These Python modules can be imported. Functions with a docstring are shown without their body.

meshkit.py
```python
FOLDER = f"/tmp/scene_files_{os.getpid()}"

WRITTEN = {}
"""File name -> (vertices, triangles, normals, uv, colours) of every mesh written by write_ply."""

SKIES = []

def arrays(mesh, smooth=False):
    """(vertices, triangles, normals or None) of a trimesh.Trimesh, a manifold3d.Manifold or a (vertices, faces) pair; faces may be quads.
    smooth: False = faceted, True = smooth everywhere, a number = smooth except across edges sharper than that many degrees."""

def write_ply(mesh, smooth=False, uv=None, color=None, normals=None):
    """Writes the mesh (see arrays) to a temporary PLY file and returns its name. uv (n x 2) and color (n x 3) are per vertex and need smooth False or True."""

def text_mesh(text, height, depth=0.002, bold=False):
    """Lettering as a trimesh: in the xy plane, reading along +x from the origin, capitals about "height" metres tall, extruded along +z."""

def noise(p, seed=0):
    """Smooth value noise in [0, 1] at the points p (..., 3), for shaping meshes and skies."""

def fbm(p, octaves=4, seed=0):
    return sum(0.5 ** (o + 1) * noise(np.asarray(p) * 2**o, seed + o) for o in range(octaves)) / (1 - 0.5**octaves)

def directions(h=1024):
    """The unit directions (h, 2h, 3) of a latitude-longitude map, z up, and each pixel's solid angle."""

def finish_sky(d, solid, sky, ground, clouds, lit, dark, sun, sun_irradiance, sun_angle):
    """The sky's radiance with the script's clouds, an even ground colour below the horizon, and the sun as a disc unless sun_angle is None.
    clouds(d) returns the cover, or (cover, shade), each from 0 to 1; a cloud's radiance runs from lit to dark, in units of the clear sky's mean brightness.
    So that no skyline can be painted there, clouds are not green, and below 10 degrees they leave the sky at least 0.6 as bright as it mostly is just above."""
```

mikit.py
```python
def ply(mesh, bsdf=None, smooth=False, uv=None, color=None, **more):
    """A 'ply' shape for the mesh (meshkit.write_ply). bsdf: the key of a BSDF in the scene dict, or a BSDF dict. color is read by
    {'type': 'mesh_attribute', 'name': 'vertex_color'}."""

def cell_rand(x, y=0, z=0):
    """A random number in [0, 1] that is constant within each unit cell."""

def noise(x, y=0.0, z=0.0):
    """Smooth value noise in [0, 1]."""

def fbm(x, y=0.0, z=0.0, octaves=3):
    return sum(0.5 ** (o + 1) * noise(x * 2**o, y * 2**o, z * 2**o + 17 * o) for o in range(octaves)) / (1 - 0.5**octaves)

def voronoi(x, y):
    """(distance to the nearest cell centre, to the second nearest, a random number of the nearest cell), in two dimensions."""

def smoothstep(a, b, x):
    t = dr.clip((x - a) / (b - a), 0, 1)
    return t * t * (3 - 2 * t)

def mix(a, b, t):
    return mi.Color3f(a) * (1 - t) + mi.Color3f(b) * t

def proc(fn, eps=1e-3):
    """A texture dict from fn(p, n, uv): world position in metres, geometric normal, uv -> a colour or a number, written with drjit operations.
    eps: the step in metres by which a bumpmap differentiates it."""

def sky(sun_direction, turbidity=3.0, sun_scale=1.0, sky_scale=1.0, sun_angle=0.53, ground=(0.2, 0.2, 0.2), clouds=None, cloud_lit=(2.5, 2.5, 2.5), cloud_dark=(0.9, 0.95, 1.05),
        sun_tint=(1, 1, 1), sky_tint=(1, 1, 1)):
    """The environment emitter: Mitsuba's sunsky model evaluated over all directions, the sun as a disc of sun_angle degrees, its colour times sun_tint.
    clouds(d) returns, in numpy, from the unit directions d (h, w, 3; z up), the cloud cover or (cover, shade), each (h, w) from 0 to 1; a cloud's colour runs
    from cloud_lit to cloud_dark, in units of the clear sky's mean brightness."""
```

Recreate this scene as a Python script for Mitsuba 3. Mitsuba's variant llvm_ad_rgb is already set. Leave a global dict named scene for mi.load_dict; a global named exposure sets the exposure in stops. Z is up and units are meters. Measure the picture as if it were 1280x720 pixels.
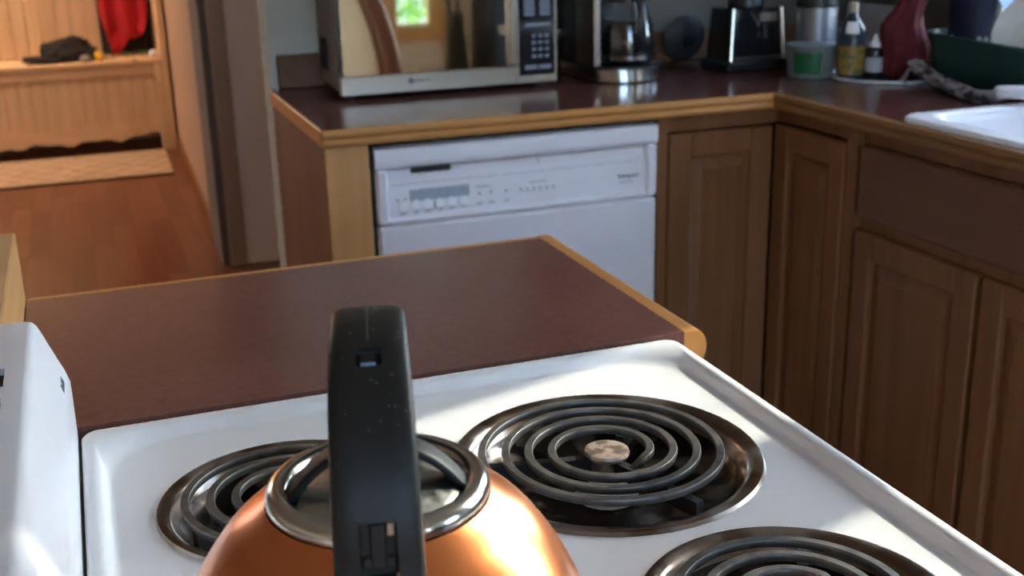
import math
import numpy as np, trimesh, mitsuba as mi, drjit as dr
import manifold3d as m3
from shapely.geometry import Polygon, Point, box as sbox
import mikit, meshkit
from mikit import proc, fbm, noise, smoothstep, mix, voronoi, cell_rand

T = mi.ScalarTransform4f
PI = math.pi
rng = np.random.default_rng(7)
scene, labels = {}, {}

# ------------------------------------------------------------------ camera, sky, exposure
FW, UP, CP = np.array([0.3238, 0.8952, -0.3063]), [0.128, 0.2794, 0.9516], np.array([0.0352, -0.9045, 1.2913])
scene['camera'] = {'type': 'thinlens', 'fov': 47.34, 'fov_axis': 'x', 'aperture_radius': 0.0016, 'focus_distance': 0.72,
                   'near_clip': 0.02, 'far_clip': 200.0,
                   'to_world': T().look_at(origin=CP.tolist(), target=(CP + FW).tolist(), up=UP)}
SUN_AZ, SUN_EL = math.atan(0.285), math.radians(28)
SUN = [math.cos(SUN_EL) * math.cos(SUN_AZ), math.cos(SUN_EL) * math.sin(SUN_AZ), math.sin(SUN_EL)]
scene['sky'] = mikit.sky(SUN, turbidity=3.0, sun_scale=0.115, sky_scale=1.0, ground=(0.32, 0.31, 0.28), sun_tint=(0.80, 1.0, 1.28), sky_tint=(0.99, 1.0, 1.09))
exposure = 5.70


# ------------------------------------------------------------------ helpers
def key_free(k):
    if k not in scene and k not in labels and not any(s.startswith(k + '__') for s in scene):
        return k
    n = 1
    while f'{k}_{n:03d}' in scene or f'{k}_{n:03d}' in labels or any(s.startswith(f'{k}_{n:03d}__') for s in scene):
        n += 1
    return f'{k}_{n:03d}'


def thing(name, label, cat, group=None):
    k = key_free(name)
    labels[k] = {'label': label, 'category': cat}
    if group:
        labels[k]['group'] = group
    return k


def obj(name, mesh, bsdf, parent=None, smooth=30, label=None, **more):
    k = key_free(f'{parent}__{name}' if parent else name)
    scene[k] = mikit.ply(mesh, bsdf, smooth=smooth, **more)
    if label:
        labels[k] = {'label': label}
    return k


def single(name, mesh, bsdf, label, cat, smooth=30, group=None):
    k = thing(name, label, cat, group)
    scene[k] = mikit.ply(mesh, bsdf, smooth=smooth)
    return k


def struct(name, mesh, bsdf, label=None, smooth=30):
    k = key_free(name)
    scene[k] = mikit.ply(mesh, bsdf, smooth=smooth)
    labels[k] = {'kind': 'structure', 'label': label or name.replace('_', ' ')}
    return k


def cat_(*ms):
    out = []
    for m in ms:
        out.extend(m if isinstance(m, (list, tuple)) else [m])
    return trimesh.util.concatenate(out)


def bx(x0, x1, y0, y1, z0, z1, b=0.0):
    x0, x1, y0, y1, z0, z1 = min(x0, x1), max(x0, x1), min(y0, y1), max(y0, y1), min(z0, z1), max(z0, z1)
    if b <= 0:
        m = trimesh.creation.box((x1 - x0, y1 - y0, z1 - z0))
        m.apply_translation(((x0 + x1) / 2, (y0 + y1) / 2, (z0 + z1) / 2))
        return m
    b = min(b, (x1 - x0) * .45, (y1 - y0) * .45, (z1 - z0) * .45)
    P = []
    for X, sx in ((x0, 1), (x1, -1)):
        for Y, sy in ((y0, 1), (y1, -1)):
            for Z, sz in ((z0, 1), (z1, -1)):
                P += [(X, Y + sy * b, Z + sz * b), (X + sx * b, Y, Z + sz * b), (X + sx * b, Y + sy * b, Z)]
    return trimesh.convex.convex_hull(np.array(P))


def extr(poly, h, z=0.0):
    m = trimesh.creation.extrude_polygon(poly, h, engine='earcut')
    m.apply_translation((0, 0, z))
    return m


def lathe(profile, c=(0, 0, 0), n=64):
    m = trimesh.creation.revolve(np.array(profile, float), sections=n)
    m.apply_translation(c)
    return m


def grid_mesh(P, closed_u=False, closed_v=False):
    """P (nu, nv, 3) -> mesh of quads"""
    nu, nv = P.shape[:2]
    idx = np.arange(nu * nv).reshape(nu, nv)
    if closed_u:
        idx = np.vstack([idx, idx[:1]])
    if closed_v:
        idx = np.hstack([idx, idx[:, :1]])
    a, b, c, d = idx[:-1, :-1], idx[1:, :-1], idx[1:, 1:], idx[:-1, 1:]
    f = np.vstack([np.stack([a, b, c], -1).reshape(-1, 3), np.stack([a, c, d], -1).reshape(-1, 3)])
    return trimesh.Trimesh(P.reshape(-1, 3), f, process=False)


def sweep(path, normal, section, closed=False, caps=True, scale=None):
    """section points (m,2): (along binormal t x n, along n). normal: (3,) or (n,3)"""
    path = np.asarray(path, float)
    n = len(path)
    if closed:
        t = np.roll(path, -1, 0) - np.roll(path, 1, 0)
    else:
        t = np.gradient(path, axis=0)
    t /= np.linalg.norm(t, axis=1, keepdims=True)
    nn = np.broadcast_to(np.asarray(normal, float), path.shape)
    nn = nn - (nn * t).sum(1, keepdims=True) * t
    nn /= np.linalg.norm(nn, axis=1, keepdims=True)
    b = np.cross(t, nn)
    S = np.asarray(section, float)
    if S.ndim == 2:
        S = np.broadcast_to(S, (n,) + S.shape)
    if scale is not None:
        S = S * np.asarray(scale)[:, None, None]
    P = path[:, None, :] + S[:, :, :1] * b[:, None, :] + S[:, :, 1:] * nn[:, None, :]
    m = grid_mesh(P, closed_u=closed, closed_v=True)
    if caps and not closed:
        k = S.shape[1]
        v = np.vstack([m.vertices, path[0], path[-1]])
        i = np.arange(k)
        j = (i + 1) % k
        f = np.vstack([m.faces, np.stack([np.full(k, n * k), i, j], 1), np.stack([np.full(k, n * k + 1), (n - 1) * k + j, (n - 1) * k + i], 1)])
        m = trimesh.Trimesh(v, f, process=False)
    m.fix_normals()
    return m


def circ(r, k=12, ry=None):
    a = np.arange(k) / k * 2 * PI
    return np.stack([r * np.cos(a), (ry or r) * np.sin(a)], 1)


def superell(w, h, e=4.0, k=32):
    a = np.arange(k) / k * 2 * PI
    c, s = np.cos(a), np.sin(a)
    return np.stack([w / 2 * np.sign(c) * np.abs(c) ** (2 / e), h / 2 * np.sign(s) * np.abs(s) ** (2 / e)], 1)


def tube(path, r, k=12, normal=(0.123, 0.31, 0.94), closed=False):
    r = np.broadcast_to(np.asarray(r, float), (len(path),))
    return sweep(path, normal, circ(1.0, k), closed=closed, scale=r)


def spline(pts, n=40):
    from scipy.interpolate import CubicSpline
    pts = np.asarray(pts, float)
    d = np.concatenate([[0], np.cumsum(np.linalg.norm(np.diff(pts, axis=0), axis=1))])
    return CubicSpline(d, pts)(np.linspace(0, d[-1], n))


def rrect(x0, x1, y0, y1, r, k=12):
    out = []
    for cx, cy, a0 in ((x1 - r, y1 - r, 0), (x0 + r, y1 - r, 90), (x0 + r, y0 + r, 180), (x1 - r, y0 + r, 270)):
        for a in np.radians(np.linspace(a0, a0 + 90, k)):
            out.append((cx + r * math.cos(a), cy + r * math.sin(a)))
    return np.array(out)


def man(m):
    m = m.copy()
    m.merge_vertices()
    return m3.Manifold(m3.Mesh(np.asarray(m.vertices, np.float32), np.asarray(m.faces, np.uint32)))


def tm(M):
    q = M.to_mesh()
    return trimesh.Trimesh(q.vert_properties[:, :3], q.tri_verts, process=False)


def cut(a, *bs):
    A = man(a)
    for b in bs:
        A = A - man(b)
    return tm(A)


def text_on(text, h, origin, right, up, depth=0.0006, bold=False):
    m = meshkit.text_mesh(text, h, depth, bold)
    r, u = np.array(right, float), np.array(up, float)
    M = np.eye(4)
    M[:3, 0], M[:3, 1], M[:3, 2], M[:3, 3] = r, u, np.cross(r, u), origin
    m.apply_transform(M)
    return m


# ------------------------------------------------------------------ materials
def prin(name, col, rough=0.5, metal=0.0, cc=0.0, bump=None, spec=0.5, two=True, **kw):
    b = {'type': 'principled', 'roughness': rough, 'metallic': metal, 'specular': spec, **kw}
    b['base_color'] = col if isinstance(col, dict) else {'type': 'rgb', 'value': list(col)}
    if cc:
        b['clearcoat'], b['clearcoat_gloss'] = cc, 0.9
    if bump:
        b = {'type': 'bumpmap', 'arbitrary': proc(bump[0], eps=bump[2] if len(bump) > 2 else 1e-3), 'scale': bump[1], 'bsdf': b}
    scene[name] = {'type': 'twosided', 'bsdf': b} if two else b
    return name


def wood_fn(axis, c0, c1, knots=None, fine=90.0, long=3.0, boards=None):
    def fn(p, n, uv):
        q = [p.x, p.y, p.z]
        l = q[axis]
        a, b = [q[i] for i in range(3) if i != axis]
        g = fbm(a * fine, b * fine, l * long, 3)
        w = fbm(a * 14, b * 14, l * 1.3 + 5, 2)
        r = 0.5 + 0.5 * dr.sin((a + b) * 110 + w * 18)
        t = dr.clip(0.40 * g + 0.50 * w + 0.12 * r, 0, 1)
        return mix(c0, c1, t)
    return proc(fn)


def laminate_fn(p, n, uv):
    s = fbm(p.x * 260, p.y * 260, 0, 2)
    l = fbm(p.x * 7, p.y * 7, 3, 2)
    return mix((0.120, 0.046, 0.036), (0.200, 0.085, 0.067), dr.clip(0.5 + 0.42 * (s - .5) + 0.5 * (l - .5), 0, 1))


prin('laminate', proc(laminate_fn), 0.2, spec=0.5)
prin('laminate_shaded', proc(lambda p, n, uv: mix((0.050, 0.017, 0.014), (0.10, 0.036, 0.029), fbm(p.x * 160, p.y * 160, 0, 2))), 0.17, spec=0.42)  # same laminate, darkened in colour for the shaded far counter
prin('oak_x', wood_fn(0, (0.40, 0.160, 0.040), (0.60, 0.275, 0.080)), 0.35)
prin('oak_y_shaded', wood_fn(1, (0.19, 0.082, 0.027), (0.31, 0.145, 0.05)), 0.45, spec=0.35)  # the same oak with the shade of the sink run in its colour
prin('casing_wood', wood_fn(2, (0.30, 0.19, 0.12), (0.46, 0.32, 0.22)), 0.5)
prin('oak_y', wood_fn(1, (0.40, 0.160, 0.040), (0.60, 0.275, 0.080)), 0.35)
prin('ledge_wood', wood_fn(1, (0.29, 0.135, 0.045), (0.44, 0.235, 0.085)), 0.45)
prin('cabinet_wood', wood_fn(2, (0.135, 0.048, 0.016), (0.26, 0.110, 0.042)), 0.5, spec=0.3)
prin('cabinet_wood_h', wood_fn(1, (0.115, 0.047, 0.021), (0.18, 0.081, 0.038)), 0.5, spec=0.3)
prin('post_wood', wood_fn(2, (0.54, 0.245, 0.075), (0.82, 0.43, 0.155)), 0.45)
prin('pine', wood_fn(2, (0.52, 0.32, 0.16), (0.80, 0.54, 0.31), long=1.5), 0.5)
prin('honey_pine', wood_fn(2, (0.75, 0.34, 0.07), (0.92, 0.50, 0.14)), 0.4)
prin('pine_x', wood_fn(0, (0.52, 0.32, 0.16), (0.80, 0.54, 0.31)), 0.5)


def floor_fn(p, n, uv):
    row = dr.floor(p.x / 0.085)
    r = cell_rand(row, dr.floor((p.y + 0.6 * cell_rand(row, 3)) / 0.9), 1)
    g = fbm(p.x * 90, p.y * 4, 0, 3)
    seam = smoothstep(0.0, 0.02, dr.abs(p.x / 0.085 - row - 0.5) * -1 + 0.5)
    return mix((0.10, 0.034, 0.018), (0.19, 0.070, 0.036), dr.clip(0.5 * r + 0.5 * g, 0, 1)) * (0.6 + 0.4 * seam)


prin('floor_wood', proc(floor_fn), 0.28)
prin('enamel', (0.74, 0.74, 0.73), 0.16, cc=0.6)
prin('panel_enamel', (0.58, 0.58, 0.60), 0.16, cc=0.6)
prin('white_plastic', (0.82, 0.79, 0.82), 0.35)
prin('white_gloss', (0.87, 0.88, 0.92), 0.12, cc=0.5)
prin('grey_print', (0.10, 0.10, 0.12), 0.6)
prin('pale_print', (0.36, 0.37, 0.40), 0.6)
prin('wall_paint', (0.52, 0.51, 0.45), 0.85)
prin('wall_shade_tone', (0.11, 0.095, 0.075), 0.6)  # dark tone standing in for shade on the corner walls
prin('wall_cream', (0.62, 0.50, 0.38), 0.8)
prin('panel_paint', (0.88, 0.76, 0.68), 0.8)
prin('wall_rear', (0.88, 0.76, 0.56), 0.8)
prin('wall_pink', (0.36, 0.24, 0.175), 0.75)
prin('grey_jamb', (0.16, 0.13, 0.11), 0.8)
prin('ceiling_paint', (0.75, 0.74, 0.70), 0.9)
prin('copper', proc(lambda p, n, uv: mix((0.90, 0.285, 0.10), (0.95, 0.35, 0.14), fbm(p.x * 40, p.y * 40, p.z * 40, 2))), 0.25, metal=1.0)
prin('steel', (0.62, 0.60, 0.57), 0.14, metal=1.0)
prin('lid_steel', (0.50, 0.50, 0.48), proc(lambda p, n, uv: 0.16 + 0.30 * fbm(p.x * 300, p.y * 300, 0, 2)), metal=1.0)
prin('brushed_steel', (0.58, 0.52, 0.47), 0.26, metal=1.0)
prin('mirror_glass', (0.93, 0.88, 0.76), 0.02, metal=1.0)


def pan_fn(p, n, uv):
    t = fbm(p.x * 24, p.y * 24, 0, 3)
    s = fbm(p.x * 200, p.y * 200, 2, 2)
    return mix((0.15, 0.105, 0.075), (0.42, 0.39, 0.36), dr.clip(smoothstep(0.35, 0.65, t) * 0.8 + 0.25 * (s - .4), 0, 1))


prin('pan_chrome', proc(pan_fn), proc(lambda p, n, uv: 0.22 + 0.18 * smoothstep(0.4, 0.7, fbm(p.x * 40, p.y * 40, 4, 2))), metal=1.0)
prin('burnt_pan', proc(lambda p, n, uv: mix((0.014, 0.010, 0.008), (0.16, 0.13, 0.11), smoothstep(0.52, 0.78, fbm(p.x * 45, p.y * 45, 5, 3)))), 0.22, metal=0.85)
prin('coil_metal', proc(lambda p, n, uv: mix((0.055, 0.050, 0.045), (0.15, 0.14, 0.125), fbm(p.x * 120, p.y * 120, p.z * 120, 2))), 0.42, metal=0.5)
prin('medallion', proc(lambda p, n, uv: mix((0.16, 0.11, 0.08), (0.40, 0.30, 0.23), smoothstep(0.35, 0.7, fbm(p.x * 140, p.y * 140, 0, 3)))), 0.5, metal=0.4)
prin('dark_metal', (0.03, 0.03, 0.03), 0.5, metal=0.5)
def handle_fn(p, n, uv):
    d, _, r = voronoi(p.x * 420 + p.y * 120, p.z * 420 + p.y * 150)
    dust = dr.select((r > 0.93) & (d < 0.09), 1.0, 0.0) * smoothstep(1.06, 1.13, p.z)
    return mix((0.016, 0.0148, 0.0128), (0.28, 0.28, 0.26), dust)
prin('handle_plastic', proc(handle_fn), 0.46, spec=0.28, bump=(lambda p, n, uv: fbm(p.x * 900, p.y * 900, p.z * 900, 2), 0.00012, 3e-4))
prin('seam_plastic', (0.06, 0.06, 0.055), 0.4)
prin('black_plastic', (0.014, 0.015, 0.016), 0.3)
prin('grip_plastic', (0.012, 0.012, 0.012), 0.5, spec=0.2)
prin('black_gloss', (0.01, 0.01, 0.012), 0.06)
prin('dark_slot', (0.012, 0.012, 0.012), 0.8)
prin('keypad', (0.20, 0.22, 0.27), 0.5)
prin('display_reflection', (0.36, 0.40, 0.47), 0.25)  # pale blue stands in for the window reflected in the display
prin('coat_red', proc(lambda p, n, uv: mix((0.34, 0.005, 0.010), (0.56, 0.012, 0.02), fbm(p.x * 30, p.y * 30, p.z * 10, 3))), 0.8)
prin('black_cloth', proc(lambda p, n, uv: mix((0.010, 0.008, 0.007), (0.03, 0.024, 0.02), fbm(p.x * 60, p.y * 60, p.z * 60, 3))), 0.9)
prin('maroon_cloth', proc(lambda p, n, uv: mix((0.065, 0.006, 0.009), (0.13, 0.012, 0.018), fbm(p.x * 60, p.y * 60, p.z * 60, 3))), 0.85)  # red taken down in colour to stand in for the unlit corner
prin('green_plastic', (0.012, 0.046, 0.040), 0.4)
prin('tub_plastic', (0.13, 0.15, 0.145), 0.4)  # tub, its label, canister and bottle label: corner shade put into their colours
prin('label_green', (0.008, 0.085, 0.026), 0.5)
prin('canister_metal', (0.26, 0.26, 0.28), 0.4, metal=0.8)
prin('bottle_label', proc(lambda p, n, uv: mix((0.26, 0.15, 0.03), (0.11, 0.11, 0.03), smoothstep(0.5, 0.62, fbm(p.x * 90, p.y * 90, p.z * 90, 2)))), 0.5)
prin('bottle_dark', (0.02, 0.035, 0.055), 0.12)
prin('white_ceramic', (0.78, 0.79, 0.78), 0.15, cc=0.5)
prin('blue_ceramic', (0.40, 0.55, 0.86), 0.2, cc=0.4)
prin('navy', (0.010, 0.012, 0.03), 0.5, spec=0.2)
prin('brown_wood', (0.15, 0.07, 0.03), 0.5)
prin('cork', (0.40, 0.32, 0.24), 0.7)
prin('pale_board', (0.62, 0.62, 0.65), 0.5)


def towel_fn(p, n, uv):
    t = fbm(p.x * 70, p.y * 70, p.z * 70, 2)
    return mix((0.035, 0.035, 0.045), (0.25, 0.235, 0.24), smoothstep(0.36, 0.52, t))


prin('towel_print', proc(towel_fn), 0.9)  # print darkened in colour for the shade around the dish tub
prin('towel_white', (0.72, 0.72, 0.76), 0.9)


def rug_fn(p, n, uv):
    t = fbm(p.x * 22, p.y * 26, 0, 3)
    d = 0.5 + 0.5 * dr.sin(p.x * 40) * dr.sin(p.y * 34)
    return mix((0.26, 0.15, 0.09), (0.50, 0.37, 0.24), dr.clip(0.55 * t + 0.4 * d, 0, 1))


prin('rug_wool', proc(rug_fn), 0.95)
prin('yellow_petal', (0.90, 0.55, 0.03), 0.6)
prin('stem_green', (0.06, 0.12, 0.03), 0.7)
prin('grey_dried', (0.25, 0.22, 0.20), 0.8)
prin('leaf', proc(lambda p, n, uv: mix((0.10, 0.30, 0.02), (0.38, 0.66, 0.10), fbm(p.x * 9, p.y * 9, p.z * 9, 2))), 0.6)
prin('olive_cloth', proc(lambda p, n, uv: mix((0.030, 0.032, 0.022), (0.085, 0.085, 0.06), fbm(p.x * 25, p.y * 25, p.z * 6, 2))), 0.9)
prin('rosewood', wood_fn(2, (0.10, 0.03, 0.015), (0.30, 0.10, 0.05)), 0.2)
prin('ground_soil', (0.20, 0.19, 0.13), 0.95)
scene['pane_glass'] = {'type': 'thindielectric', 'int_ior': 1.5}
scene['carafe_glass'] = {'type': 'thindielectric', 'int_ior': 1.5}

# ------------------------------------------------------------------ the setting
ZC = 0.915
WY = 1.83           # back wall of the kitchen
WX = 2.02           # right wall (window over the sink)
RY = -3.2           # wall behind the camera
EX = 3.4            # outer wall of the dining corner behind the camera
LX = -3.0
HY = 6.72           # far wall of the entry
CZ = 2.42

struct('floor', bx(LX - .15, EX + .15, RY - .15, HY + .15, -0.1, 0.0), 'floor_wood', 'glossy reddish wood floor')
struct('ceiling', extr(Polygon([(LX - .15, RY - .15), (EX + .12, RY - .15), (EX + .12, -1.22), (WX + .52, -1.22), (WX + .52, HY + .15), (LX - .15, HY + .15)]), .1, CZ), 'ceiling_paint', 'pale ceiling')  # overhang past the window wall is an added eave that trims the daylight


def wall_y(y0, y1, x0, x1, holes, z0=0.0, z1=CZ):
    """wall normal to y, holes (x0,x1,z0,z1)"""
    P = sbox(x0, z0, x1, z1)
    for h in holes:
        P = P.difference(sbox(h[0], h[2], h[1], h[3]))
    m = extr(P, y1 - y0)
    m.apply_transform(np.array([[1, 0, 0, 0], [0, 0, -1, y1], [0, 1, 0, 0], [0, 0, 0, 1.0]]))
    return m


def wall_x(x0, x1, y0, y1, holes, z0=0.0, z1=CZ):
    P = sbox(y0, z0, y1, z1)
    for h in holes:
        P = P.difference(sbox(h[0], h[2], h[1], h[3]))
    m = extr(P, x1 - x0)
    m.apply_transform(np.array([[0, 0, 1, x0], [1, 0, 0, 0], [0, 1, 0, 0], [0, 0, 0, 1.0]]))
    return m


def window_x(x, y0, y1, z0, z1, bsdf='pine', mull=(), fr=0.03, dep=0.05):
    """framed window in a wall normal to x, panes as children; mull: (y0,y1) thick mullions"""
    k = key_free('window_1')
    i = 1
    while f'window_{i}' in labels or any(s.startswith(f'window_{i}__') for s in scene):
        i += 1
    k = f'window_{i}'
    labels[k] = {'kind': 'structure', 'label': 'window with a wooden frame'}
    parts = [bx(x, x + dep, y0, y0 + fr, z0, z1), bx(x, x + dep, y1 - fr, y1, z0, z1), bx(x, x + dep, y0 + fr, y1 - fr, z0, z0 + fr), bx(x, x + dep, y0 + fr, y1 - fr, z1 - fr, z1)]
    edges = [y0 + fr]
    for a, b in mull:
        parts.append(bx(x, x + dep, a, b, z0 + fr, z1 - fr))
        edges += [a, b]
    edges.append(y1 - fr)
    scene[f'{k}__frame'] = mikit.ply(cat_(parts), bsdf)
    for j in range(0, len(edges), 2):
        obj('pane', bx(x + dep * .45, x + dep * .45 + .002, edges[j], edges[j + 1], z0 + fr, z1 - fr).slice_plane([x + dep * .45 + .001, 0, 0], [-1, 0, 0]), 'pane_glass', k)
    return k


def window_y(y, x0, x1, z0, z1, bsdf='pine', mull=(), fr=0.05, dep=0.05, rails=()):
    i = 1
    while f'window_{i}' in labels or any(s.startswith(f'window_{i}__') for s in scene):
        i += 1
    k = f'window_{i}'
    labels[k] = {'kind': 'structure', 'label': 'window with a wooden frame'}
    parts = [bx(x0, x0 + fr, y, y + dep, z0, z1), bx(x1 - fr, x1, y, y + dep, z0, z1), bx(x0 + fr, x1 - fr, y, y + dep, z0, z0 + fr), bx(x0 + fr, x1 - fr, y, y + dep, z1 - fr, z1)]
    edges = [x0 + fr]
    for a, b in mull:
        parts.append(bx(a, b, y, y + dep, z0 + fr, z1 - fr))
        edges += [a, b]
    edges.append(x1 - fr)
    scene[f'{k}__frame'] = mikit.ply(cat_(parts), bsdf)
    for j in range(0, len(edges), 2):
        g = trimesh.Trimesh([(edges[j], y + dep / 2, z0 + fr), (edges[j + 1], y + dep / 2, z0 + fr), (edges[j + 1], y + dep / 2, z1 - fr), (edges[j], y + dep / 2, z1 - fr)], [[0, 1, 2], [0, 2, 3]], process=False)
        obj('pane', g, 'pane_glass', k, smooth=False)
    return k


# kitchen back wall, right wall with the sink window, dining corner, wall behind the camera
struct('wall_back', bx(0.447, WX + .12, WY, WY + .11, 0, CZ), 'wall_paint', 'grey painted wall behind the back counter')
W1 = (-0.62, 0.475, 1.12, 2.25)
W5 = (0.62, 1.40, 1.02, 2.25)
struct('wall_right', wall_x(WX, WX + .12, -1.35, WY, [W1, W5]), 'wall_paint', 'wall behind the sink counter')
window_x(WX + .06, *W1, mull=[(0.135, 0.245)], fr=0.012)
window_x(WX + .06, *W5, fr=0.02)
bl = thing('added_sun_blind', 'added unseen white blind trimming the sun through the window above the sink', 'blind')  # added out of view to cut the sun strip short on the stove
obj('fabric', bx(WX + .030, WX + .033, .255, .474, 1.98, 2.235), 'white_plastic', bl)
obj('roller', tube(np.array([(WX + .032, y, 2.225) for y in np.linspace(.25, .474, 6)]), .018), 'white_plastic', bl)
struct('wall_right_return', bx(WX, EX, -1.35, -1.23, 0, CZ), 'wall_paint', 'wall return beyond the sink counter')
W2 = (-3.12, -1.45, 0.40, 2.3)  # unseen window, put in and sized to sun the rear wall
struct('wall_right_dining', wall_x(EX, EX + .12, RY, -1.23, [W2]), 'wall_cream', 'cream wall of the dining corner')
window_x(EX + .05, *W2, mull=[(-2.43, -2.37)], fr=0.05)
W3, W4 = (1.70, 2.10, 0.545, 1.9), (-0.7, 1.0, 0.50, 2.3)
struct('wall_front', wall_y(RY - .12, RY, LX, EX + .12, [W3, W4]), 'wall_rear', 'cream wall behind the camera')
window_y(RY - .03, *W3, fr=.10, bsdf='honey_pine')
window_y(RY - .08, *W4, mull=[(0.10, 0.20)], fr=0.06)  # unseen window, put in and shifted for light from behind the camera
struct('wall_left', bx(LX - .12, LX, RY, HY, 0, CZ), 'wall_cream', 'cream wall on the left')
# entry hall
WH = (4.4, 6.1, 0.9, 2.1)
struct('wall_left_hall', wall_x(-1.72, -1.60, 3.6, HY, [WH]), 'wall_cream', 'hall wall on the left')
window_x(-1.72, *WH, fr=0.05, mull=[(5.22, 5.28)])
struct('wall_left_passage', bx(LX, -1.60, 3.48, 3.6, 0, CZ), 'wall_cream', 'passage wall on the left')
struct('wall_far', bx(-1.72, 0.80, HY, HY + .12, 0, CZ), 'pine', 'far wall of the entry')
struct('wall_right_hall', extr(Polygon([(.478, 3.70), (.556, HY), (.70, HY), (.70, 3.70)]), CZ), 'wall_pink', 'warm pinkish wall of the entry passage')
struct('wall_passage', bx(0.56, WX + .12, 3.60, 3.70, 0, CZ), 'panel_paint', 'beige wall beyond the kitchen opening')
struct('wall_passage_end', bx(WX, WX + .12, WY + .11, 3.60, 0, CZ), 'wall_cream', 'passage end wall')
struct('trim_1', bx(0.470, 0.515, 3.62, 3.95, 0, CZ), 'grey_jamb', 'grey door jamb at the entry passage')
struct('trim_2', cat_(bx(0.497, 0.560, 3.575, 3.60, 0, CZ, .004)), 'casing_wood', 'narrow wooden door casing beside the grey jamb')
struct('wall_shade_panel', bx(1.10, WX - .001, WY - .004, WY - .0002, ZC + .077, 1.42), 'wall_shade_tone', 'added dark panel standing in for shade on the back wall')  # added sheet: the shade under the wall cabinets put into colour
struct('wall_shade_panel_right', bx(WX - .004, WX - .0002, 1.41, WY - .005, ZC + .002, 1.42), 'wall_shade_tone', 'added dark panel standing in for shade on the window wall')  # added sheet continuing the painted shade onto the window wall
struct('trim_3', bx(0.462, WX, WY - .016, WY, ZC + .0005, ZC + .077, .003), 'cabinet_wood_h', 'low wooden backsplash strip on the back counter')
struct('baseboard_hall', extr(Polygon([(.4715, 3.96), (.4845, 3.96), (.5445, 6.28), (.5315, 6.28)]), .08), 'cabinet_wood', 'wooden baseboard of the entry passage')

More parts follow.
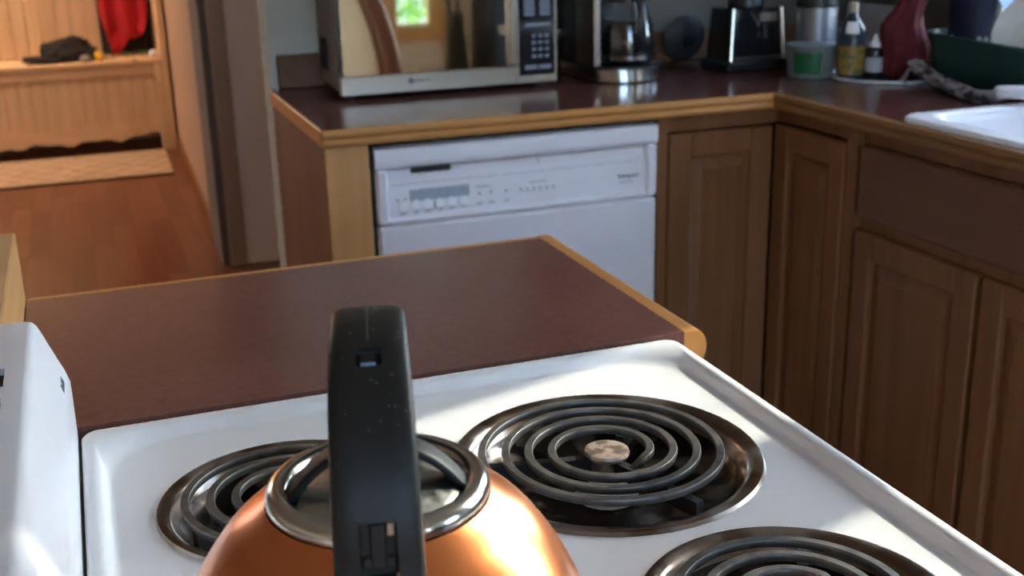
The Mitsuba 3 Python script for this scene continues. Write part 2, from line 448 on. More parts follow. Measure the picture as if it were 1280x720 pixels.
# ------------------------------------------------------------------ stove
SD, SW = 0.519, 0.60
FZ = 0.9060
stove = thing('stove', 'white enamel electric coil stove set into the counter, with a low rear panel', 'stove')
prof = [(0.0, 0.886), (0.0, 0.9085), (0.0008, 0.9115), (0.0025, 0.9138), (0.005, 0.915), (0.0085, 0.915), (0.0108, 0.9145), (0.0126, 0.9132), (0.0142, 0.9114), (0.0156, 0.9094), (0.0171, 0.9076), (0.0188, 0.9065), (0.0208, FZ), (0.026, FZ)]
rings = []
for d, z in prof:
    rad = max(0.012 if d < 0.009 else 0.012 + (d - 0.009) * 2.6, 0.012)
    xy = rrect(d * (1.0 if d < 0.02 else 1.0), SD - d, -SW + d, -0.002 - d * 1.3, rad + 0.020 * min(1, max(0, (d - 0.0085) / 0.006)), 10)
    rings.append(np.column_stack([xy, np.full(len(xy), z)]))
rings = np.array(rings)
top = grid_mesh(rings, closed_v=True)
BURN = [  # x, y, pan radius, coil loops, terminal direction (deg)
    (0.3639, -0.1918, 0.1152, 4, 188), (0.1355, -0.1627, 0.0911, 3, 222), (0.3830, -0.4145, 0.0940, 3, 195), (0.1360, -0.4450, 0.1160, 4, 200)]
flo = Polygon(rings[-1][:, :2])
for x, y, r, _, _ in BURN:
    flo = flo.difference(Point(x, y).buffer(r - 0.010, quad_segs=24))
fv, ff = trimesh.creation.triangulate_polygon(flo, engine='earcut')
fl = trimesh.Trimesh(np.column_stack([fv, np.full(len(fv), FZ)]), ff, process=False)
if fl.face_normals[:, 2].mean() < 0:
    fl.invert()
if top.face_normals[:, 2].mean() < 0:
    top.invert()
obj('cooktop', cat_(top, fl), 'enamel', stove, smooth=50)
obj('body', cat_(bx(0.004, SD - .012, -SW + .006, -.008, 0.05, 0.855, .006), bx(0.03, SD - .05, -SW + .03, -.03, 0.0, 0.06)), 'enamel', stove)
obj('oven_door', bx(SD - .012, SD + .012, -SW + .02, -.02, 0.18, 0.80, .006), 'enamel', stove)
hd = obj('door_handle', cat_(tube(np.array([[SD + .045, y, .76] for y in np.linspace(-SW + .06, -.06, 12)]), .009), bx(SD + .012, SD + .045, -.075, -.06, .753, .767), bx(SD + .012, SD + .045, -SW + .06, -SW + .075, .753, .767)), 'white_plastic', f'{stove}__oven_door')


def coil(cx, cy, pr_, loops, ang):
    pan = obj('drip_pan', lathe([(pr_ * .835, FZ - .0095), (pr_ * .875, FZ - .002), (pr_ * .905, FZ + .0016), (pr_ * .955, FZ + .0028), (pr_ * .985, FZ + .0026), (pr_, FZ + .0003)], (cx, cy, 0), 96), 'pan_chrome', stove, smooth=40,
              label='chrome drip pan with brown burnt rim')
    obj('bowl', lathe([(0.024, FZ - .030), (0.030, FZ - .031), (pr_ * .62, FZ - .026), (pr_ * .78, FZ - .018), (pr_ * .835, FZ - .0095)], (cx, cy, 0), 96), 'burnt_pan', pan, smooth=40, label='blackened bowl of the drip pan')
    a0 = math.radians(ang)
    r0, sp = 0.0312, 0.0171
    zc = FZ + 0.0065
    n = 70 * loops
    turns = 3.62 if loops == 4 else 2.45
    th = np.linspace(0, turns * 2 * PI, n)
    rr = r0 + sp * th / (2 * PI)
    rr = rr - 0.0 * th
    aa = a0 - turns * 2 * PI + th
    P = np.stack([cx + rr * np.cos(aa), cy + rr * np.sin(aa), np.full(n, zc)], 1)
    # outer end swings outward and dips below the pan rim toward the terminal
    u_ = np.linspace(0, 1, 20)
    ta, tr_ = aa[-1] + u_ * .62, rr[-1] + (pr_ * .875 - rr[-1]) * np.clip(u_ * 1.5, 0, 1) ** 2 * .8
    tail = np.stack([cx + tr_ * np.cos(ta), cy + tr_ * np.sin(ta), zc - .022 * u_ ** 2.2], 1)
    # inner end turns to the centre and dips
    s = P[0]
    ti = P[0] - P[1]
    ti /= np.linalg.norm(ti)
    ri = -np.array([math.cos(aa[0]), math.sin(aa[0]), 0])
    head = spline([s + ti * .016 + ri * .013 - [0, 0, .012], s + ti * .012 + ri * .006 - [0, 0, .004], s], 10)
    path = np.vstack([head[:-1], P, tail[1:]])
    sec = np.array([(-.0029, .0022), (-.0024, .0027), (.0024, .0027), (.0029, .0022), (.0033, 0), (.0026, -.0026), (0, -.0036), (-.0026, -.0026), (-.0033, 0)])
    obj('coil_element', sweep(path, (0, 0, 1), sec), 'coil_metal', pan, smooth=38, label='dark grey spiral heating coil')
    obj('medallion', lathe([(0, zc + .0012), (.0135, zc + .0012), (.0162, zc + .0006), (.017, zc - .0015), (.016, zc - .004), (0, zc - .004)], (cx, cy, 0), 40), 'medallion', pan, smooth=40, label='brown stained round cap in the middle of the coil')
    arms = []
    for k in range(3):
        b = a0 - .35 + k * 2 * PI / 3
        m = bx(.012, r0 + sp * turns, -.0035, .0035, zc - .016, zc - .0046)
        m.apply_transform(T_rot(b, cx, cy))
        arms.append(m)
    obj('support_bracket', cat_(arms), 'dark_metal', pan)
    m = bx(pr_ * .76, pr_ * .86, -.012, .012, FZ - .034, FZ - .0125, .003)
    m.apply_transform(T_rot(aa[-1] + .66, cx, cy))
    obj('terminal_block', m, 'dark_slot', pan)


def T_rot(a, cx, cy):
    M = np.eye(4)
    M[:2, :2] = [[math.cos(a), -math.sin(a)], [math.sin(a), math.cos(a)]]
    M[:2, 3] = cx, cy
    return M


for b in BURN:
    coil(*b)

# low rear panel (backguard)
bp = Polygon([(-0.002, 0.890), (-0.0015, 0.956), (-0.004, 0.965), (-0.0175, 1.000), (-0.0192, 1.0040), (-0.0218, 1.0070), (-0.0255, 1.0083), (-0.060, 1.0086), (-0.060, 0.890)])
m = extr(bp, SW - .003)
m.apply_transform(np.array([[1, 0, 0, 0], [0, 0, -1, -0.003], [0, 1, 0, 0], [0, 0, 0, 1.0]]))
vents = [bx(-.056, -.0368, y - .017, y + .017, 1.000, 1.02) for y in (-.118, -.17, -.22, -.28, -.34, -.40)]
bg = obj('rear_panel', cut(m, *vents), 'panel_enamel', stove, smooth=35, label='low white enamel rear panel with rounded top')
for y in (-.118, -.17, -.22, -.28, -.34, -.40):
    obj('vent', bx(-.0555, -.0373, y - .0165, y + .0165, 1.0005, 1.004), 'dark_slot', bg, label='black vent slot')
mk = []
for i, (w, h) in enumerate(((.0016, .005), (.001, .004), (.0016, .005), (.001, .003), (.0016, .004), (.0012, .005), (.001, .003))):
    mk.append(bx(-.0004 - h, -.0004, -.034 - i * .0034, -.034 - i * .0034 - w, 0, .0005))
mk = cat_(mk)
a = math.atan2(0.035, -0.0135)
M = np.eye(4)
M[:3, 0], M[:3, 1] = (0.36, 0, -0.933), (0, 1, 0)
M[:3, 2] = np.cross(M[:3, 0], M[:3, 1])
M[:3, 3] = (-0.0046, 0, 0.9672)
mk.apply_transform(M)
obj('logo', mk, 'grey_print', bg, label='small grey lettering')

# ------------------------------------------------------------------ peninsula beside the stove
PX1, PL, PN = 0.533, 0.3775, 0.557
pc = thing('peninsula_countertop', 'dark red-brown laminate countertop with oak edging beside the white stove', 'countertop')
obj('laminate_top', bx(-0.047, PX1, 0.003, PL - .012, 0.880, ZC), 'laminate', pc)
obj('edge_strip', bx(-0.047, PX1, PL - .0118, PL, 0.880, ZC - .0002, .002), 'oak_x', pc, label='thin oak edge strip on the far side')
nz = [(0.5332, .880), (0.5332, ZC - .0002)] + [(PN - .0115 + .0115 * math.cos(t), .8975 + .0173 * math.sin(t)) for t in np.linspace(PI / 2, -PI / 2, 14)]
m = extr(Polygon(nz), PL - .003)
m.apply_transform(np.array([[1, 0, 0, 0], [0, 0, -1, PL], [0, 1, 0, 0], [0, 0, 0, 1.0]]))
obj('nosing', m, 'oak_y', pc, smooth=40, label='rounded oak nosing along the front edge')
pcab = thing('peninsula_cabinet', 'wooden base cabinet under the counter beside the stove', 'cabinet')
obj('body', bx(-0.04, .52, .006, PL - .015, .09, .8795), 'cabinet_wood', pcab)
obj('plinth', bx(-0.04, .47, .01, PL - .02, 0, .09), 'dark_slot', pcab)
obj('door', bx(.52, .535, .02, PL - .03, .12, .86, .004), 'cabinet_wood', pcab)
single('wooden_ledge', cat_(bx(-0.42, -0.0625, -0.62, PL - .002, 0.0, 0.972), bx(-0.43, -0.0485, 0.001, PL, 0.880, 0.9875, .002), bx(-0.43, -0.0625, -.62, 0.0, 0.972, 0.9875, .002)), 'ledge_wood', 'raised pale wooden ledge at the left end of the brown counter', 'ledge')

# ------------------------------------------------------------------ back counter and sink counter
YC, XL, XC = 1.213, 0.4407, 1.396
ct = thing('corner_countertop', 'dark brown L-shaped countertop with oak edging under the microwave and the sink', 'countertop')
SX0, SX1, SY0, SY1 = 1.414, 1.925, 0.11, 0.845
Lp = Polygon([(XL + .004, YC + .018), (XC + .018, YC + .018), (XC + .018, .06), (WX - .001, .06), (WX - .001, WY - .001), (XL + .004, WY - .001)]).difference(sbox(SX0 + .02, SY0 + .02, SX1 - .02, SY1 - .02))
obj('laminate_top', extr(Lp, .032, .883), 'laminate_shaded', ct)


def trim_prof(w=.018):
    # two rounded bands with a groove between
    return [(0, .8832), (0, .9146), (.012, .9149), (.0165, .912), (.018, .9065), (.0165, .902), (.0135, .8998), (.0125, .8975), (.0155, .895), (.0165, .890), (.0145, .885), (.010, .8832)]


tp = trim_prof()
m = extr(Polygon(tp), XC + .018 - XL)     # along x, facing -y
m.apply_transform(np.array([[0, 0, 1, XL], [-1, 0, 0, YC + .018], [0, 1, 0, 0], [0, 0, 0, 1.0]]))
m.fix_normals()
# mitre: cut at the inner corner
obj('edge_trim', m, 'oak_x', ct, smooth=40, label='grooved oak edge trim of the back counter')
m = extr(Polygon(tp), YC + .0175 - .06)   # along y, facing -x
m.apply_transform(np.array([[-1, 0, 0, XC + .018], [0, 0, 1, .06], [0, 1, 0, 0], [0, 0, 0, 1.0]]))
m.fix_normals()
obj('edge_trim', m, 'oak_y_shaded', ct, smooth=40, label='grooved oak edge trim of the sink counter')
obj('edge_strip', bx(XL - .002, XL + .0038, YC + .019, WY - .017, .8832, ZC - .0002, .002), 'oak_y', ct, label='oak edge strip on the left end')

# end panel cabinet left of the dishwasher
ec = thing('end_cabinet', 'narrow wooden cabinet end to the left of the dishwasher', 'cabinet')
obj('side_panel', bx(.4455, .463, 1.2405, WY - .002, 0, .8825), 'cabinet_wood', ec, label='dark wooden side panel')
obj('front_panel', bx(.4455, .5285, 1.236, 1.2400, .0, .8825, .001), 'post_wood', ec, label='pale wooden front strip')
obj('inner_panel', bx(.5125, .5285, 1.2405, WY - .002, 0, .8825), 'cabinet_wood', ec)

# dishwasher
dw = thing('dishwasher', 'white built-in dishwasher with a button panel below the back counter', 'dishwasher')
DX0, DX1, DY = .5385, 1.1365, 1.235
obj('body', bx(DX0 + .002, DX1 - .002, DY + .03, WY - .02, .1, .872), 'dark_slot', dw)
dr0 = bx(DX0, DX1, DY, DY + .028, .14, .7155, .006)
obj('door_panel', dr0, 'white_plastic', dw, label='plain white lower door panel')
# upper console: frame bar on top, side cheeks, sloping fascia
fas = Polygon([(DY + .028, .7185), (DY + .002, .7185), (DY - .001, .722), (DY - .001, .727), (DY + .004, .730), (DY + .012, .795), (DY + .017, .822), (DY + .028, .826)])
m = extr(fas, DX1 - DX0 - .05)
m.apply_transform(np.array([[0, 0, 1, DX0 + .025], [1, 0, 0, 0], [0, 1, 0, 0], [0, 0, 0, 1.0]]))
m.fix_normals()
con = obj('control_console', m, 'white_plastic', dw, smooth=25, label='sloping white control console')
topbar = Polygon([(DY + .028, .829), (DY + .003, .829), (DY - .001, .832), (DY - .0035, .840), (DY - .003, .860), (DY + .001, .868), (DY + .010, .8705), (DY + .028, .8705)])
m = extr(topbar, DX1 - DX0)
m.apply_transform(np.array([[0, 0, 1, DX0], [1, 0, 0, 0], [0, 1, 0, 0], [0, 0, 0, 1.0]]))
m.fix_normals()
obj('top_bar', m, 'white_plastic', dw, smooth=40, label='rounded white grip bar along the top')
for x0, x1 in ((DX0, DX0 + .0245), (DX1 - .0245, DX1)):
    obj('side_cheek', bx(x0, x1, DY - .002, DY + .028, .7185, .8288, .005), 'white_plastic', dw)
obj('seal', bx(DX0 - .0085, DX0 - .001, DY + .006, DY + .04, .1, .872), 'dark_slot', dw, label='black gap seal at the left side')


def fy(z):  # fascia surface y at height z
    return DY + .004 + (z - .730) / .065 * .008 if z < .795 else DY + .012 + (z - .795) / .027 * .005


def on_fascia(m):
    v = m.vertices.copy()
    v[:, 1] += np.array([fy(z) for z in v[:, 2]])
    m.vertices = v
    return m


obj('vent', on_fascia(bx(.611, .694, -.0022, .004, .8135, .8260, .003)), 'dark_slot', con, label='black louvred vent')
obj('louvre', on_fascia(cat_([bx(x, x + .0022, -.0034, .0, .8145, .8250) for x in np.linspace(.616, .688, 12)])), 'black_plastic', con)
obj('latch_edge', on_fascia(bx(.876, .878, -.0012, .001, .8095, .8255)), 'pale_print', con)
obj('panel_line', on_fascia(cat_(bx(.565, 1.098, -.0006, .001, .7945, .7955), bx(.565, .566, -.0006, .001, .735, .7945))), 'pale_print', con)
obj('display_window', on_fascia(bx(.606, .728, -.0008, .001, .7605, .783, .0)), 'display_reflection', con, label='program display strip coloured with a grey blue window reflection')
for i, x in enumerate((.591, .617, .641, .665, .690, .714)):
    c = trimesh.creation.cylinder(.0095, .007, sections=28)
    c.apply_transform(np.array([[1, 0, 0, x], [0, 0, -1, -.001], [0, 1, 0, .7535 - .0002 * i], [0, 0, 0, 1.0]]))
    obj('button', on_fascia(c), 'white_gloss', con, smooth=40, label='round white push button')
dots = [(.581, .7655), (.597, .7655), (.714, .7745), (.748, .763), (.772, .763), (.804, .762)] + [(.836 + .0139 * i, .7615) for i in range(6)]
for x, z in dots:
    obj('indicator', on_fascia(bx(x - .0018, x + .0018, -.001, .001, z - .0018, z + .0018)), 'grey_print', con, label='dark indicator dot')
ln = []
for x, z, w in [(.591, .7395, .016), (.617, .740, .012), (.641, .740, .014), (.665, .7405, .012), (.690, .741, .012), (.714, .7415, .012), (.748, .743, .013), (.772, .743, .014), (.804, .744, .012)]:
    ln += [bx(x - w / 2, x + w / 2, -.0008, .001, z, z + .0016), bx(x - w / 2.6, x + w / 2.6, -.0008, .001, z - .003, z - .0014)]
ln += [bx(.744, .772, -.0008, .001, .7745, .7765), bx(.853, .892, -.0008, .001, .7725, .7742)] + [bx(.836 + .0139 * i - .004, .836 + .0139 * i + .004, -.0008, .001, .7555, .7568) for i in range(6)]
for m in ln:
    obj('legend', on_fascia(m), 'pale_print', con, label='small grey legend')
obj('logo', text_on('Whirlpool', .0075, (1.050, fy(.764) - .0004, .7625), (1, 0, 0), (0, .12, .9928), bold=True), 'grey_print', con, label='dark Whirlpool lettering')
obj('logo', on_fascia(bx(1.052, 1.084, -.0008, .001, .7525, .755)), 'pale_print', con)


# cabinet doors
def panel_door(y0, y1, z0, z1, th=.019, st=.052, parent=None, front='x'):
    """framed door with raised panel, built facing -y at y=0 with x in [y0,y1]; returns (frame, panel)"""
    fr = [bx(y0, y0 + st, -th, 0, z0, z1, .003), bx(y1 - st, y1, -th, 0, z0, z1, .003), bx(y0 + st, y1 - st, -th, 0, z1 - st, z1, .003), bx(y0 + st, y1 - st, -th, 0, z0, z0 + st, .003)]
    a0, a1, b0, b1 = y0 + st, y1 - st, z0 + st, z1 - st
    V, g = [], .028
    for d, y in ((0, -.006), (.004, -.006), (g, -.0145), (g + .002, -.0145)):
        V.append([(a0 + d, y, b0 + d), (a1 - d, y, b0 + d), (a1 - d, y, b1 - d), (a0 + d, y, b1 - d)])
    P = grid_mesh(np.array(V, float), closed_v=True)
    k = 12
    pv = np.vstack([P.vertices])
    P = trimesh.Trimesh(pv, np.vstack([P.faces, [[k, k + 1, k + 2], [k, k + 2, k + 3]]]), process=False)
    back = bx(a0, a1, -.004, -.001, b0, b1)
    return fr, cat_(P, back)


def to_x(m, x):
    """turns a mesh facing -y into one facing -x at x, its x coordinate becoming y"""
    m = m.copy()
    m.apply_transform(np.array([[0, 1, 0, x], [1, 0, 0, 0], [0, 0, 1, 0], [0, 0, 0, 1.0]]))
    return m


def to_y(m, y):
    m = m.copy()
    m.apply_translation((0, y, 0))
    return m


def door_on(cab, place, label=None, *a, **k):
    fr, pn = panel_door(*a, **k)
    d = key_free(f'{cab}__door')
    if label:
        labels[d] = {'label': label}
    for nm, m in zip(('stile', 'stile', 'rail', 'rail'), fr):
        obj(nm, place(m), 'cabinet_wood', d)
    obj('panel', place(pn), 'cabinet_wood', d, smooth=False)
    return d


FX = 1.434      # face-frame plane of the sink run (doors stand proud to 1.415)
FY = 1.255
cc = thing('corner_cabinet', 'wooden corner base cabinet with two framed doors meeting at a right angle', 'cabinet')
obj('face_frame', cat_(bx(1.140, 1.162, FY - .016, FY + .02, .1, .8825), bx(1.162, FX + .02, FY, FY + .02, .846, .8825), bx(FX, FX + .02, .962, FY, .851, .8825), bx(FX - .016, FX + .02, .948, .979, .1, .8825)), 'cabinet_wood', cc)
obj('plinth', cat_(bx(1.14, FX + .06, FY + .06, FY + .08, 0, .1), bx(FX + .06, FX + .08, .96, FY + .06, 0, .1)), 'dark_slot', cc)
obj('carcass', cat_(bx(1.142, 1.158, FY + .021, WY - .02, .1, .8815), bx(1.158, WX - .02, WY - .03, WY - .02, .1, .8815), bx(1.158, WX - .02, FY + .03, WY - .03, .1, .115)), 'cabinet_wood', cc)
door_on(cc, lambda m: to_y(m, FY), 'framed door facing the stove', 1.1655, 1.4135, .115, .8435)
door_on(cc, lambda m: to_x(m, FX), 'framed door facing the peninsula', .984, 1.2335, .115, .8475)
sc = thing('sink_cabinet', 'wooden base cabinet under the white sink with a wide false drawer front', 'cabinet')
obj('face_frame', cat_(bx(FX, FX + .02, .086, .9465, .1, .122), bx(FX, FX + .02, .086, .9465, .685, .715), bx(FX, FX + .02, .086, .9465, .853, .8825), bx(FX, FX + .02, .938, .9465, .122, .853), bx(FX, FX + .02, .575, .605, .122, .685), bx(FX, FX + .02, .086, .23, .122, .853)), 'cabinet_wood', sc)
obj('plinth', bx(FX + .06, FX + .08, .086, .945, 0, .1), 'dark_slot', sc)
obj('end_panel', bx(FX, WX - .002, .062, .085, .0, .8825), 'cabinet_wood', sc)
obj('drawer_front', bx(FX - .019, FX - .0005, .235, .937, .7125, .8535, .004), 'cabinet_wood_h', sc, label='plain wide drawer front')
door_on(sc, lambda m: to_x(m, FX), None, .599, .937, .115, .687)
door_on(sc, lambda m: to_x(m, FX), None, .235, .585, .115, .687)
obj('carcass', cat_(bx(FX + .02, WX - .03, .93, .946, .1, .8815), bx(FX + .02, WX - .03, .086, .93, .1, .115)), 'cabinet_wood', sc)
# sink
sk = thing('kitchen_sink', 'white enamel sink set into the counter at the right edge', 'sink')
R = []
for d, z, r in ((0, .9155, .045), (.001, .9205, .045), (.006, .9245, .043), (.034, .9255, .04), (.042, .923, .04), (.050, .905, .05), (.062, .80, .06), (.075, .765, .06), (.11, .755, .06)):
    xy = rrect(SX0 + d, SX1 - d, SY0 + d, SY1 - d, r, 8)
    R.append(np.column_stack([xy, np.full(len(xy), z)]))
R = np.array(R)
m = grid_mesh(R, closed_v=True)
fv, ff = trimesh.creation.triangulate_polygon(Polygon(R[-1][:, :2]), engine='earcut')
f2 = trimesh.Trimesh(np.column_stack([fv, np.full(len(fv), .755)]), ff, process=False)
obj('basin', cat_(m, f2), 'white_gloss', sk, smooth=50)
obj('drain', lathe([(0, .757), (.03, .757), (.04, .7605), (.042, .7555)], ((SX0 + SX1) / 2, .43, 0), 32), 'steel', sk)
fa = thing('faucet', 'chrome kitchen faucet behind the white sink', 'faucet')
obj('spout', tube(spline([(1.965, .43, .916), (1.965, .43, 1.08), (1.93, .43, 1.15), (1.85, .43, 1.17), (1.78, .43, 1.14), (1.765, .43, 1.10)], 40), .011), 'steel', fa)
obj('lever', tube(spline([(1.965, .50, .916), (1.965, .50, .96), (1.92, .52, .985)], 14), .009), 'steel', fa)

# ------------------------------------------------------------------ copper kettle
KC = np.array([0.1320, -0.463])
KD = math.atan2(KC[0] - CP[0], KC[1] - CP[1])
KD += math.radians(1.0)
Uv, Wv = np.array([math.sin(KD), math.cos(KD), 0]), np.array([math.cos(KD), -math.sin(KD), 0])
K0 = np.array([KC[0], KC[1], 0.0])
kt = thing('kettle', 'copper stovetop kettle with a tall black loop handle standing on the stove', 'kettle')
KB = .918
K0Z = FZ + .0095
body = [(0, K0Z), (.080, K0Z), (.088, K0Z + .004), (.0945, KB + .012), (.0985, KB + .030), (.0995, KB + .048), (.0975, KB + .066), (.0925, KB + .083), (.0845, KB + .101), (.0740, KB + .1175), (.0630, KB + .1295), (.0530, KB + .1365), (.0480, KB + .1390)]
body = [(r * (0.965 if .05 < r else 1.0), z) for r, z in body]
bspl = np.vstack([np.array(body[:3]), spline(np.array([(r, z, 0) for r, z in body[2:]]), 40)[1:, :2]])
obj('body', lathe(bspl, K0, 128), 'copper', kt, smooth=50, label='rounded copper body')
RZ = KB + .1412
ringp = np.stack([K0[0] + .0425 * np.cos(np.arange(96) / 96 * 2 * PI), K0[1] + .0425 * np.sin(np.arange(96) / 96 * 2 * PI), np.full(96, RZ)], 1)
obj('collar_ring', sweep(ringp, (0, 0, 1), circ(.0052, 18, .0060), closed=True), 'steel', kt, smooth=60, label='polished steel rim around the lid')
obj('collar_gasket', lathe([(.0470, RZ - .0040), (.0484, RZ - .0058), (.0484, RZ - .0072), (.046, RZ - .0066)], K0, 96), 'dark_metal', kt, smooth=50)
lid = obj('lid', lathe([(0, RZ + .0080), (.012, RZ + .0076), (.024, RZ + .0060), (.034, RZ + .0032), (.039, RZ - .0008), (.0405, RZ - .004)], K0, 96), 'lid_steel', kt, smooth=50, label='polished steel lid with scratches')
gu = np.linspace(-1, 1, 41)
gp = K0 + np.outer(gu * .0370, Wv) + np.outer(np.full(41, -.004), Uv)
gp[:, 2] = RZ + .0005 + .0225 * (1 - np.abs(gu) ** 2.4)
obj('grip', sweep(gp, (0, 0, 1), superell(.015, .0045, 3, 20)), 'grip_plastic', lid, smooth=50, label='black arched lid grip')

# handle
cz, R0 = 1.0640, .0655
ang = np.radians(np.linspace(0, 180, 61))
arc = np.stack([-R0 * np.cos(ang), cz + R0 * np.sin(ang)], 1)
near = np.stack([np.linspace(-.0715, -R0, 24), np.linspace(KB + .0995, cz, 24)], 1)
far = np.stack([np.linspace(R0, .0715, 24), np.linspace(cz, KB + .0995, 24)], 1)
uz = np.vstack([near[:-1], arc, far[1:]])
path = K0 + uz[:, :1] * Uv + uz[:, 1:] * np.array([0, 0, 1.0])
tt = np.gradient(path, axis=0)
nrm = np.cross(tt, Wv)
nrm /= np.linalg.norm(nrm, axis=1, keepdims=True)
if (nrm[0] @ Uv) > 0:
    nrm = -nrm
s = np.linspace(0, 1, len(path))
wd = .0345 - .0028 * np.exp(-((s - .5) / .22) ** 2)
sec = np.stack([superell(w, .0150, 4.2, 44) for w in wd])
hm = sweep(path, nrm, sec)


def on_strap(i, w0, w1, d0, d1, l0, l1, b=0.0):
    """box in the frame of path point i: across strap, out of it, along it"""
    m = bx(w0, w1, d0, d1, l0, l1, b)
    t = tt[i] / np.linalg.norm(tt[i])
    M = np.eye(4)
    M[:3, 0], M[:3, 1], M[:3, 2], M[:3, 3] = Wv, nrm[i], t, path[i]
    m.apply_transform(M)
    return m


ib = 45          # button, upper near side of the arch
isl = 24              # trigger slot, lower near leg
hm2 = cut(hm, on_strap(ib, -.0050, .0050, .0040, .0130, -.0050, .0050, .0012), on_strap(isl, -.0070, .0070, .0028, .013, -.034, .0137, .0008))
handle = obj('handle', hm2, 'handle_plastic', kt, smooth=40, label='matte black loop handle over the lid')
obj('button', on_strap(ib, -.0040, .0036, .003, .0068, -.0038, .0030, .0010), 'black_gloss', handle, label='small black button near the top of the handle')
obj('seam', cat_([on_strap(i, -.0004, .0004, .0070, .0078, -.0022, .0022) for i in range(ib + 3, 23 + 42, 1)]), 'seam_plastic', handle, label='fine moulding seam')
obj('trigger', cat_(on_strap(isl, -.0030, .0030, .0020, .0046, -.006, .0125, .0006), on_strap(isl, -.0064, .0064, .0020, .0042, -.0055, -.0010, .0006), on_strap(isl, -.0050, .0060, .0020, .0066, -.034, -.0085, .0006)), 'black_plastic', handle, label='black trigger in the slot of the handle')
obj('clip', on_strap(isl, -.0068, -.0060, .0024, .0073, -.034, -.0075), 'steel', handle, label='thin metal strip at the left of the slot')
obj('clip', on_strap(isl, .0060, .0069, .0024, .0076, -.034, -.0060), 'steel', handle, label='thin metal strip at the right of the slot')
obj('catch', on_strap(isl, .0032, .0062, .0030, .0060, .0080, .0135, .0004), 'brushed_steel', handle, label='small pale catch at the top of the slot')
for sg in (-1, 1):
    m = bx(-.012, .012, -.006, .006, -.012, .010, .003)
    M = np.eye(4)
    M[:3, 0], M[:3, 1], M[:3, 2], M[:3, 3] = Wv, Uv, (0, 0, 1), K0 + sg * .0735 * Uv + np.array([0, 0, KB + .1015])
    m.apply_transform(M)
    obj('handle_mount', m, 'steel', kt)
# spout toward the viewer, below the frame
sp = spline([K0 - Uv * .085 + [0, 0, KB + .062], K0 - Uv * .112 + [0, 0, KB + .078], K0 - Uv * .130 + [0, 0, KB + .094]], 14)
obj('spout', tube(sp, np.linspace(.020, .012, 14), 24), 'copper', kt, smooth=50)

# ------------------------------------------------------------------ microwave
mw = thing('microwave', 'stainless microwave with a mirrored door standing on the back counter', 'microwave')
MX0, MX1, MY, MZ0, MZ1 = .5520, 1.0440, 1.5500, .926, 1.215
MR = -.0125  # slight turn


def mwp(m):
    m = m.copy()
    m.apply_translation((-MX0, -MY, 0))
    M = np.eye(4)
    M[:2, :2] = [[math.cos(MR), -math.sin(MR)], [math.sin(MR), math.cos(MR)]]
    M[:2, 3] = MX0, MY + .003
    m.apply_transform(M)
    return m


obj('housing', mwp(bx(MX0 + .003, MX1 - .003, MY + .022, MY + .248, MZ0 + .004, MZ1, .004)), 'grey_jamb', mw, label='dark metal housing')
obj('side_vent', mwp(cat_([bx(MX0 + .0015, MX0 + .003, MY + .15 + .012 * i, MY + .156 + .012 * i, .965, 1.035) for i in range(7)])), 'dark_slot', mw)
DM = .944   # door / panel split
door = obj('door', mwp(cat_(bx(MX0, DM, MY, MY + .022, MZ0, .967, .002), bx(MX0 + .006, DM, MY, MY + .022, MZ1 - .03, MZ1, .002), bx(DM - .016, DM, MY, MY + .022, .967, MZ1 - .03))), 'brushed_steel', mw, label='stainless door frame')
obj('window', mwp(bx(MX0 + .0065, DM - .0165, MY + .0035, MY + .020, .9675, MZ1 - .0305)), 'mirror_glass', door, label='mirror dark glass reflecting the room')
obj('edge_strip', mwp(bx(MX0, MX0 + .0062, MY + .0005, MY + .022, .9672, MZ1 - .0302, .001)), 'black_plastic', door, label='dark strip at the left edge of the glass')
obj('handle', mwp(bx(DM - .0155, DM - .0005, MY - .014, MY - .0005, .968, MZ1 - .035, .004)), 'brushed_steel', door, label='vertical stainless door bar')
obj('emblem', mwp(cat_([lathe([(0, 0), (.006, 0), (.006, .0008), (0, .0008)], n=20).apply_transform(np.array([[1, 0, 0, .704], [0, 0, -1, MY], [0, 1, 0, .950], [0, 0, 0, 1.0]]))] + [bx(.713 + i * .0062, .717 + i * .0062, MY - .0006, MY, .9475, .9475 + h) for i, h in enumerate((.005, .0035, .0045, .003, .0035, .003))])), 'grey_print', door, label='small dark emblem and script')
obj('control_panel', mwp(bx(DM + .0015, MX1, MY, MY + .022, MZ0, MZ1, .002)), 'brushed_steel', mw, label='stainless surround of the keypad')
pan = obj('keypad_panel', mwp(bx(DM + .009, MX1 - .007, MY - .0015, MY, .944, MZ1 - .02, .0006)), 'black_gloss', mw, label='dark glossy keypad panel')
for r in range(4):
    for c in range(3):
        x, z = .983 + c * .0155, .982 + r * .0148
        obj('key', mwp(bx(x, x + .009, MY - .0024, MY - .0014, z, z + .0068, .0004)), 'keypad', pan)
for x, w in ((.966, .028), (.998, .030)):
    obj('key', mwp(bx(x, x + w, MY - .0024, MY - .0014, .957, .966, .0004)), 'keypad', pan, label='wide lower key')
obj('key_strip', mwp(bx(.968, 1.027, MY - .0022, MY - .0014, 1.051, 1.057)), 'keypad', pan)
for x in (.966, 1.003):
    for i in range(6):
        obj('key_legend', mwp(bx(x, x + .024, MY - .0022, MY - .0014, 1.074 + i * .0075, 1.079 + i * .0075)), 'keypad', pan)
for x in (MX0 + .03, MX1 - .03):
    for y in (MY + .05, MY + .22):
        obj('foot', mwp(lathe([(0, ZC + .0005), (.010, ZC + .0005), (.011, ZC + .012), (0, ZC + .012)], (x, y, 0), 16)), 'black_plastic', mw)

